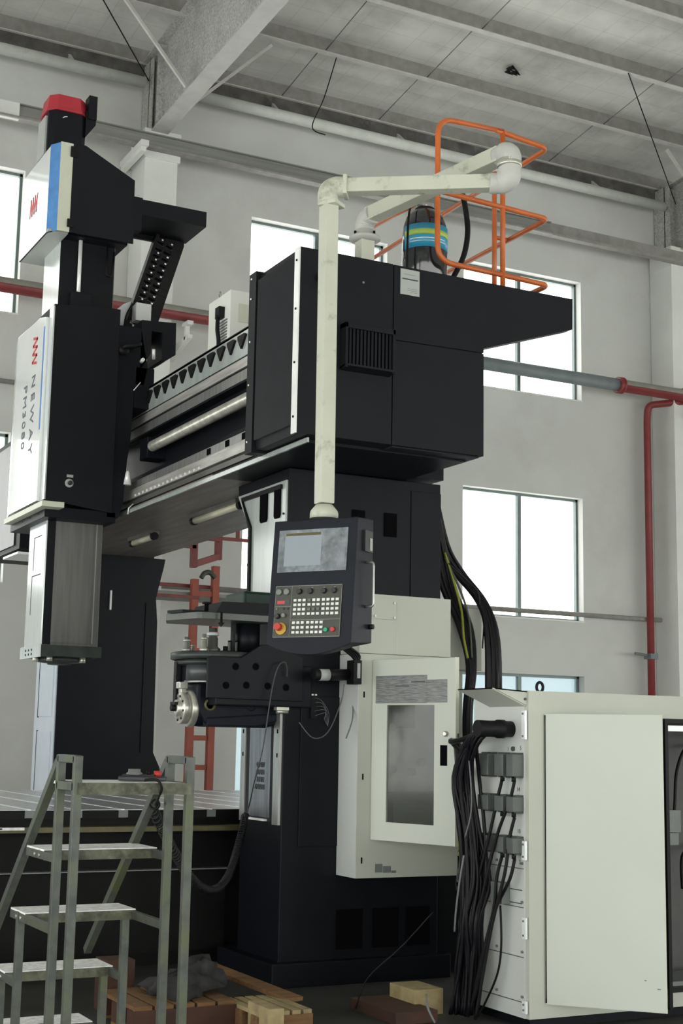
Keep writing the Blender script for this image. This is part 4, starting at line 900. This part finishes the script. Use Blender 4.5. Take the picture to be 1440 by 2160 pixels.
build('interior_cable', MB().tube(spline([(6.6, 7.4, 1.62), (6.40, 7.35, 1.60), (6.30, 7.33, 1.45), (6.27, 7.32, 1.25), (6.26, 7.32, 1.15)]), .010, 8).tube(spline([(6.6, 7.4, .98), (6.45, 7.36, .96), (6.34, 7.34, .90), (6.33, 7.33, .70)]), .012, 8), 'rubber', r)
dh2 = Vector((4.963, 6.935, 0)); du2 = (Vector((5.435, 6.445, 0)) - dh2); dw2 = du2.length; du2.normalize(); dn2 = Vector((du2.y, -du2.x, 0))
if dn2.y > 0: dn2 = -dn2
def D2(u, v, z): return dh2 + du2 * u + dn2 * v + Vector((0, 0, z))
d2 = build('door', dbox(MB(), 0, dw2, .137, 1.784, -.02, 0, D2), 'cabdoor', r, .004)
build('door_edge', dbox(MB(), dw2 - .002, dw2 + .003, .137, 1.784, -.022, -.001, D2), 'cream', d2)
build('scuff_mark', dbox(dbox(MB(), dw2 - .12, dw2 - .108, .305, .31, -.001, .0008, D2), dw2 - .05, dw2 - .03, .262, .268, -.001, .0008, D2), 'plastic', d2)
# left flank
build('left_flank_panel', B(4.85, 4.857, 6.975, 7.515, Z0, 1.9), 'cabside', r)
seams = (.89, .672, .395, .147)
for z in seams: build('flank_seam', MB().box(4.846, 4.850, 6.985, 7.50, z - .002, z + .002), 'ink', r)
for z in seams:
    for dy in (.0, .26, .50): build('flank_screw', MB().cyl((4.840, 6.995 + dy, z + .03), (4.850, 6.995 + dy, z + .03), .008, 8), 'plastic', r)
build('flank_screw', MB().cyl((4.840, 7.085, 1.575), (4.850, 7.085, 1.575), .014, 10), 'ink', r)
for z0, z1 in ((1.63, 1.80), (.94, 1.05), (.50, .62), (.09, .16)):
    hg = build('hinge_plate', B(4.835, 4.850, 6.945, 6.985, z0, z1), 'white', r, .003)
    build('hinge_screw', MB().cyl((4.829, 6.965, z0 + .02), (4.836, 6.965, z0 + .02), .006, 8).cyl((4.829, 6.965, z1 - .02), (4.836, 6.965, z1 - .02), .006, 8), 'plastic', hg)
cy = MB().prism([(4.857, 1.912), (4.62, 1.925), (4.857, 1.828)], 'Y', 6.955, 6.965).prism([(4.857, 1.912), (4.62, 1.925), (4.62, 1.918), (4.857, 1.905)], 'Y', 6.955, 7.34)
cy.prism([(4.62, 1.925), (4.62, 1.918), (4.857, 1.82), (4.857, 1.828)], 'Y', 6.965, 7.34)
build('rain_canopy', cy, 'cab', r)
build('canopy_screw', MB().cyl((4.842, 6.948, 1.865), (4.842, 6.956, 1.865), .008, 8), 'ink', r)
build('lifting_eye', MB().tube([(5.123 + .024 * math.cos(a), 7.2, 1.95 + .03 * math.sin(a)) for a in [2 * PI * k / 14 for k in range(14)]], .009, 8, closed=True).cyl((5.123, 7.2, 1.90), (5.123, 7.2, 1.925), .015, 10), 'rubber', r)
build('cable_entry', MB().lathe([(.048, 0), (.048, -.05), (.055, -.055), (.055, -.10), (.048, -.10), (.048, -.16), (.05, -.24)], (4.85, 7.11, 1.69), 'X', 20), 'rubber', r)
for z0, z1 in ((1.415, 1.545), (1.212, 1.30), (.975, 1.065)):
    for y0, y1 in ((6.98, 7.055), (7.09, 7.18), (7.25, 7.36)):
        cn = build('connector', B(4.775, 4.850, y0, y1, z0, z1), 'connector', r, .006)
        build('connector_lever', MB().box(4.800, 4.856, y0 + .005, y1 - .005, z1, z1 + .008).box(4.800, 4.856, y0 + .005, y1 - .005, z0 - .008, z0), 'ink', cn)
        if y0 < 7.2: build('connector_gland', MB().cyl((4.805, (y0 + y1) / 2, z0 - .03), (4.805, (y0 + y1) / 2, z0), .014, 10), 'rubber', cn)
for s, y, z in (('4', 7.075, 1.575), ('5', 7.01, 1.58), ('1', 7.14, 1.572), ('14', 7.035, 1.34), ('9', 7.10, 1.332), ('2', 7.02, .925), ('2', 7.1, 1.12), ('10', 7.03, 1.10)):
    text('pen_number', s, .035, 'ink', r, frame_mtx((4.849, y, z), (0, -1, 0), (0, 0, 1)), .0005)
build('terminal_note', MB().box(4.846, 4.850, 7.0, 7.12, .765, .77).box(4.846, 4.850, 7.0, 7.12, .69, .695), 'ink', r)
build('small_junction', MB().box(4.79, 4.85, 7.12, 7.24, .68, .80), 'plastic', r, .004)

# ------------------------------------------------ cables
def cable(path, rad, mat='cablem', label=None, group=None, sub=5, n_=6):
    return tag(build('cable', MB().tube(spline(path, sub), rad, n_), mat), label, 'cable', group)
gA = 'black cables hanging down the right side of the column'; lA = 'black cable hanging in the bundle right of the near column'
for i in range(16):
    t = i / 15; j = lambda s=.012: random.uniform(-s, s)
    if i % 2 == 0:   # left strand, passes behind the cabinet door
        xs_ = [5.26, 5.36, 5.44, 5.50, 5.52]
        dx = .12 * t - .02
        pth = [(xs_[0] + dx, 8.86 + j(), 3.47), (xs_[1] + dx + j(), 8.86, 3.06), (xs_[2] + dx * .9 + j(), 8.84 + j(), 2.72), (xs_[3] + dx * .8 + j(), 8.70, 2.45), (xs_[4] + dx * .5, 8.62 + j(), 2.15), (5.46 + dx * .4, 8.56 + j(), 1.80), (5.42 + dx * .4, 8.5 + j(), 1.2), (5.36 + dx * .3, 8.4 + j(), .5), (5.3, 8.3 + j(), .03)]
    else:            # right strand
        dx = .13 * t - .03
        pth = [(5.30 + dx, 8.90 + j(), 3.47), (5.40 + dx + j(), 8.90, 3.06), (5.56 + dx * .8 + j(), 8.90 + j(), 2.86), (5.67 + dx * .7 + j(), 8.72, 2.62), (5.68 + dx * .9, 8.62 + j(), 2.35), (5.66 + dx, 8.58 + j(), 1.85), (5.62 + dx, 8.5 + j(), 1.2), (5.55 + dx * .5, 8.4 + j(), .5), (5.5, 8.3 + j(), .03)]
    cable(pth, .013 + .005 * random.random(), 'cablem', ('black cable in the left strand curving off the column behind the wall cabinet door', 'black cable in the right strand bowing out before the middle window')[i % 2], ('left strand of cables beside the column', 'right strand of cables beside the column')[i % 2])
cable([(5.42, 8.8, 2.98), (5.47, 8.76, 2.78), (5.49, 8.68, 2.55), (5.46, 8.6, 2.35), (5.47, 8.56, 2.2)], .009, 'yellowcable', 'yellow cable curving inside the black bundle above the cabinet')
cable([(5.42, 8.8, 2.94), (5.50, 8.74, 2.74), (5.54, 8.66, 2.5), (5.53, 8.6, 2.2)], .008, 'greenhose', 'olive cable beside the yellow one above the cabinet')
cable([(5.44, 8.78, 2.90), (5.56, 8.76, 2.80), (5.64, 8.7, 2.70), (5.66, 8.7, 2.6)], .007, 'cablem', 'thin black cable linking the two hanging strands')
cable([(5.70, 8.7, 2.6), (5.67, 8.66, 2.45), (5.62, 8.6, 2.28)], .005, 'cablem', 'single thin cable bowing between the two strands')
gB = 'black cables fanning from the entry boot to the floor'; lB = 'black cable in the thick bundle beside the control cabinet'
for i in range(26):
    t = i / 25; j = lambda s=.02: random.uniform(-s, s)
    y0 = 7.10 + j(.02); bx = 4.66 + .10 * t + j(); by = 7.30 + .10 * (1 - t) + j()
    pth = [(4.70 + j(.02), y0 + .02, 1.69 + j(.03)), (4.66 + j(), y0 + .10 + .1 * (1 - t), 1.62 + j()), (bx - .02 + j(), by + .03, 1.40), (bx + j(.03), by + j(.03), 1.10), (bx + .02 + j(.03), by - .03 + j(.03), .80), (bx - .01 + j(.03), by - .01 + j(.03), .55), (bx + .02 * t + j(.02), by + .02 + j(.02), .30), (bx + j(.03), by + .05 + j(.03), .02)]
    cable(pth, .009 + .006 * random.random(), 'cablem', lB, gB, 4)
gC = 'looping cables behind the open cabinet door'; lC = 'slack cable looping below the open cabinet door'
for i in range(7):
    j = lambda s=.02: random.uniform(-s, s)
    pth = [(4.87 + j(), 7.75 + j(), 1.60), (4.86 + j(.03), 7.66, 1.30 + j(.05)), (4.80 + j(), 7.58, .95 + j(.04)), (4.74 + j(), 7.50, .74 + j(.04)), (4.76, 7.36, .82), (4.78, 7.30, 1.0)]
    cable(pth, .009, 'cablem' if i % 3 else 'greenhose', lC, gC, 4)
cable([(4.74, 7.20, 1.69), (4.72, 7.42, 1.63), (4.74, 7.6, 1.61), (4.86, 7.8, 1.62)], .016, 'rubber', 'thick black cable curving left from the entry boot')
cable([(4.86, 7.78, 1.60), (4.82, 7.6, 1.52), (4.78, 7.45, 1.36)], .014, 'rubber', 'thick black cable dropping to the bundle beside the open door')
cable([(4.88, 7.74, 1.55), (4.86, 7.66, 1.35), (4.82, 7.58, 1.20), (4.80, 7.5, 1.05)], .008, 'yellowcable', 'yellow-green earth cable just right of the open cabinet door')
for i_, (dy_, dz_) in enumerate(((.0, .0), (.05, -.05), (-.04, .06))):
    cable([(4.90, 7.82 + dy_, 1.60 + dz_), (4.87, 7.72 + dy_, 1.38 + dz_), (4.83, 7.60, 1.18 + dz_), (4.80, 7.56 + dy_, 1.02), (4.86, 7.66, .93 + dz_), (4.92, 7.8, .92)], .007, 'yellowcable' if i_ < 2 else 'greenhose', ['yellow-green earth cable looping back behind the open door', 'second yellow-green cable looping beneath the first behind the open door', 'olive cable looping above the yellow-green pair behind the open door'][i_])
cable([(4.65, 7.26, 1.50), (4.64, 7.22, 1.35), (4.66, 7.25, 1.2), (4.65, 7.3, 1.05)], .0045, 'greycable', 'thin grey wire over the front of the cable bundle')
cable([(4.63, 7.28, .95), (4.62, 7.31, .80), (4.62, 7.35, .62), (4.63, 7.38, .50)], .006, 'greycable', 'pale grey wire along the lower cable bundle')
for i, (y, z, ye) in enumerate(((7.14, 1.39, 7.22), (7.01, 1.39, 7.14), (7.01, 1.18, 7.06), (7.14, .95, 7.18), (7.01, .945, 7.17))):
    lab = ['black lead from the upper connector row, left gland', 'black lead from the upper connector row, right gland', 'black lead from the middle connector row', 'black lead from the lower connector row, left gland', 'black lead from the lower connector row, right gland'][i]
    cable([(4.805, y, z), (4.79, y + .03, z - .12), (4.77, ye, z - .32), (4.74, ye + .08, max(z - .6, .30)), (4.72, ye + .15, max(z - .9, .1)), (4.70, ye + .2, .02)], .010, 'rubber', lab)
cable([(4.80, 7.15, .67), (4.80, 7.14, .45), (4.80, 7.18, .28), (4.78, 7.28, .10), (4.76, 7.33, .02)], .0065, 'rubber', 'thin black lead curving down the flank of the control cabinet')
cable([(4.55, 7.5, .60), (4.40, 7.6, .40), (4.25, 7.75, .20), (4.20, 7.8, .02)], .0045, 'rubber', 'thin dark cable trailing left from the bundle foot')
cable([(4.42, 7.35, .16), (4.40, 7.30, .10), (4.42, 7.25, .02)], .007, 'greycable', 'short pale wire on the floor beside the pale timber block')
cable([(4.43, 8.46, 1.98), (4.40, 8.45, 1.85), (4.30, 8.43, 1.66), (4.2, 8.45, 1.62), (4.12, 8.5, 1.72)], .0035, 'connector', 'thin grey cable looping under the tool magazine arm')
cable([(4.546, 8.55, 1.84), (4.50, 8.47, 1.74), (4.45, 8.46, 1.62)], .005, 'greycable', 'short grey cable end left of the wall cabinet')

# ------------------------------------------------ step ladder with handheld pendant
r = thing('step_ladder', 'weathered steel step ladder with mossy treads in the left foreground', 'step ladder', (1.97, 6.2, 0))
xl, xr = 1.735, 2.215; hs = .017
def post(x, y, z0, z1): build('leg', MB().box(x - hs, x + hs, y - hs, y + hs, z0, z1), 'galv', r, .003)
for x in (xl, xr):
    post(x, 5.60, 0, 1.525); post(x, 5.83, 0, 1.525); post(x, 6.33, 0, .84); post(x, 6.85, 0, .30) if False else None
    post(x, 6.60, 0, .55)
    build('top_rail', B(x - hs, x + hs, 5.60, 5.83, 1.495, 1.527), 'galv', r, .003)
    build('side_rail', B(x - hs, x + hs, 5.60, 5.83, 1.385, 1.42), 'galv', r, .003)
    build('stringer', MB().tube([(x, 5.845, 1.50), (x, 6.86, .58 if x > 2 else .62)], hs, square=True), 'galv', r)
for z, y0, y1, yb0 in ((1.13, 5.98, 6.25, 5.83), (.845, 6.22, 6.46, 5.83), (.56, 6.50, 6.74, 6.33), (.27, 6.76, 6.98, 6.6)):
    tr = build('tread', B(xl - .01, xr + .01, y0, y1, z - .01, z), 'tread', r)
    build('tread_front_edge', B(xl - .01, xr + .01, y0 - .004, y0 + .002, z - .045, z - .004), 'mossy', tr)
    for x in (xl, xr):
        sr = build('tread_rail', B(x - .012, x + .012, yb0, y1, z - .042, z - .008), 'galv', r)
        build('tread_bolt', MB().cyl((x - .02, y0 + .05, z - .025), (x - .01, y0 + .05, z - .025), .007, 8).cyl((x - .02, y0 + .12, z - .025), (x - .01, y0 + .12, z - .025), .007, 8), 'machined', sr)
pt = build('platform', B(xl, xr, 5.60, 6.02, 1.405, 1.418), 'tread', r)
build('platform_edge', B(xl, xr, 5.575, 5.60, 1.372, 1.418), 'mossy', pt)
post(1.98, 6.78, 0, .27)

r = thing('hand_pendant', 'black handheld pendant with round dial and red cap lying on the ladder platform', 'hand pendant', (2.12, 5.78, 1.418))
Rz = Matrix.Translation((2.075, 5.78, 1.418)) @ Matrix.Rotation(math.radians(-22), 4, 'Z')
build('pendant_body', MB().box(-.10, .10, -.035, .035, .003, .022, Rz).box(-.085, .05, -.032, .032, .02, .030, Rz), 'knob', r, .006)
def pz(x, y, z): return Rz @ Vector((x, y, z))
build('dial', MB().tube([pz(-.035, 0, .028), pz(-.035, 0, .034), pz(-.035, 0, .040), pz(-.035, 0, .052)], [.036, .034, .026, .026], 20), 'plastic', r)
build('black_selector', MB().cyl(pz(.025, 0, .028), pz(.025, 0, .045), .010, 12), 'rubber', r)
build('red_cap', MB().cyl(pz(.062, 0, .02), pz(.062, 0, .045), .016, 14), 'redbtn', r)
coilp = spline([(2.02, 5.60, 1.430), (2.06, 5.57, 1.432), (2.08, 5.56, 1.40), (2.09, 5.62, 1.36), (2.20, 5.95, 1.315)], 6)
main = spline([(2.20, 5.95, 1.315), (2.298, 6.25, 1.285), (2.487, 6.6, 1.153), (2.72, 7.0, .994), (3.003, 7.5, .835), (3.31, 8.0, .718), (3.57, 8.4, .709), (3.766, 8.7, .809), (3.924, 8.95, .972), (4.02, 9.1, 1.094)], 12)
ln_ = [0]
for i in range(1, len(main)): ln_.append(ln_[-1] + (main[i] - main[i - 1]).length)
tot = ln_[-1]; turns = 0; hel = []; phase = 0; N_ = 1000; pi_ = 0
for k in range(N_):
    d_ = tot * k / (N_ - 1)
    while pi_ < len(ln_) - 2 and ln_[pi_ + 1] < d_: pi_ += 1
    f_ = (d_ - ln_[pi_]) / max(1e-6, ln_[pi_ + 1] - ln_[pi_]); p = main[pi_].lerp(main[pi_ + 1], f_); t_ = (main[pi_ + 1] - main[pi_]).normalized()
    a_ = Vector((0, 0, 1)).cross(t_).normalized(); b_ = t_.cross(a_)
    pitch = .085 - .066 * min(1, d_ / tot * 1.7); phase += 2 * PI * (tot / N_) / pitch
    rad_ = .019 + .005 * min(1, d_ / tot * 2)
    hel.append(p + (a_ * math.cos(phase) + b_ * math.sin(phase)) * rad_)
r = thing('coiled_cable', 'black coiled cable sagging from the handheld pendant to the near column', 'cable', (2.1, 5.9, .7))
build('straight_lead', MB().tube(coilp, .0055, 6), 'rubber', r)
build('coil', MB().tube(hel, .0055, 5), 'rubber', r)
build('upper_lead', MB().tube(spline([(4.02, 9.1, 1.094), (4.0, 9.0, 1.16), (3.90, 8.7, 1.33), (3.90, 8.58, 1.55), (3.955, 8.58, 1.93), (4.00, 8.59, 2.08), (4.05, 8.60, 2.115), (4.075, 8.61, 2.08), (4.08, 8.62, 2.02)]), .0045, 6), 'ink', r)

# ------------------------------------------------ orange access ladder and platform on the far side
r = thing('access_ladder', 'tall orange access ladder standing behind the work table', 'ladder', (6.24, 15.5, 0))
for x in (6.115, 6.375): build('rail', B(x - .045, x + .035, 15.46, 15.54, 0, 3.62 if x > 6.2 else 3.45), 'ochre', r)
for i in range(10): build('rung', MB().box(6.15, 6.34, 15.48, 15.52, .24 + .335 * i, .30 + .335 * i), 'ochre', r)
build('hose_loop', MB().tube(spline([(6.16, 15.42, 3.46), (6.20, 15.42, 3.52), (6.27, 15.42, 3.53), (6.33, 15.42, 3.47)]), .03, 8), 'greenhose', r)
r = thing('platform_rail', 'dark red platform handrail running behind the far column', 'guard rail', (6.2, 15.6, 3.2))
build('rail', MB().box(5.2, 6.45, 15.60, 15.64, 3.36, 3.40), 'darkred', r); build('rail', MB().box(5.2, 6.1, 15.30, 15.34, 3.20, 3.235), 'darkred', r)
build('platform_deck', MB().box(5.2, 7.3, 15.56, 16.3, 3.26, 3.30), 'purlin', r)
r = thing('hanging_ladder_end', 'dark red ladder end hanging below the crossbeam in front of the wall', 'ladder', (6.24, 15.5, 3.6))
build('rail', B(6.03, 6.10, 15.40, 15.48, 3.58, 4.7), 'darkred', r); build('rail', B(6.42, 6.49, 15.60, 15.68, 3.72, 4.7), 'darkred', r)
build('lower_bar', MB().tube([(6.05, 15.44, 3.61), (6.46, 15.64, 3.76)], .035, square=True), 'darkred', r)
build('cross_bar', MB().box(5.3, 6.08, 15.40, 15.43, 3.80, 3.84).box(6.0, 6.45, 15.55, 15.58, 3.93, 3.97).box(6.3, 7.4, 15.62, 15.65, 3.96, 4.0).box(6.6, 7.4, 15.62, 15.65, 4.18, 4.22).box(6.68, 6.72, 15.62, 15.65, 4.0, 4.2), 'darkred', r)

# ------------------------------------------------ clutter on the floor
def pallet(x, y, w_, d_, z, label, rot=0, mats=('wood', 'woodred')):
    r = thing('pallet', label, 'pallet', (x, y, 0), None, (0, 0, rot))
    n_ = 5
    for i in range(n_):
        a = -w_ / 2 + i * w_ / n_
        build('deck_board', B(a + .008, a + w_ / n_ - .008, -d_ / 2, d_ / 2, z - .022, z), mats[0], r, .002, True)
    for yy in (-d_ / 2, -.04, d_ / 2 - .09): build('bearer', B(-w_ / 2, w_ / 2, yy, yy + .09, .02, z - .022), mats[1], r, .003, True)
    for yy in (-d_ / 2, -.04, d_ / 2 - .09): build('bottom_board', B(-w_ / 2, w_ / 2, yy, yy + .09, 0, .02), mats[0], r, .002, True)
    return r
pallet(3.05, 7.95, .62, .60, .15, 'orange brown pallet under rags right of the step ladder')
pallet(3.52, 7.60, .34, .5, .13, 'short yellowish pallet in front of the near column foot', 0, ('woodpale', 'wood'))
tag(build('timber_block', MB().box(3.36, 3.45, 7.22, 7.5, .0, .17), 'woodpale', None, .004), 'pale square timber block between the two pallets', 'timber')
tag(build('timber_block', MB().box(4.46, 4.66, 7.55, 7.85, 0, .15), 'woodpale', None, .004), 'pale timber block on the floor left of the cable bundle', 'timber')
tag(build('timber_beam', MB().box(4.22, 4.50, 7.35, 7.9, 0, .07), 'woodred', None, .004), 'dark reddish timber lying left of the pale block', 'timber')
tag(build('plank', MB().box(-.06, .06, -.45, .45, -.012, .012, Matrix.Translation((3.62, 8.1, .17)) @ Matrix.Rotation(.25, 4, 'Z') @ Matrix.Rotation(.10, 4, 'X')), 'wood', None, .002), 'dark plank leaning behind the short pallet', 'plank')
def lump(cx, cy, cz, rx, ry, rz_, mat, name, label, cat, seed):
    rnd = random.Random(seed); q = MB(); R = []
    off = [rnd.uniform(0, 6) for _ in range(6)]
    for i in range(9):
        ph = -PI / 2 + PI * i / 8; ring = []
        for k in range(18):
            a = 2 * PI * k / 18
            w_ = 1 + .22 * math.sin(3 * a + off[0] + 2 * ph) + .15 * math.sin(5 * a + off[1] - 3 * ph) + .12 * math.sin(7 * ph + off[2] + 2 * a)
            z = cz + rz_ * math.sin(ph) * w_
            ring.append((cx + rx * math.cos(ph) * math.cos(a) * w_, cy + ry * math.cos(ph) * math.sin(a) * w_, max(z, cz - rz_ * .6)))
        R.append(ring)
    q.rings(R, True, True); return tag(build(name, q, mat), label, cat)
lump(3.12, 7.95, .19, .20, .20, .07, 'rag', 'rag', 'crumpled dark rag heap on the pallet', 'rag', 3)
lump(3.30, 8.05, .22, .12, .14, .10, 'rag', 'plastic_sack', 'grey crumpled plastic sack behind the rag heap', 'sack', 5)
tag(build('carton', MB().box(2.80, 2.98, 8.3, 8.5, 0, .30), 'woodred', None, .004), 'dull red carton in the dark behind the ladder', 'carton')
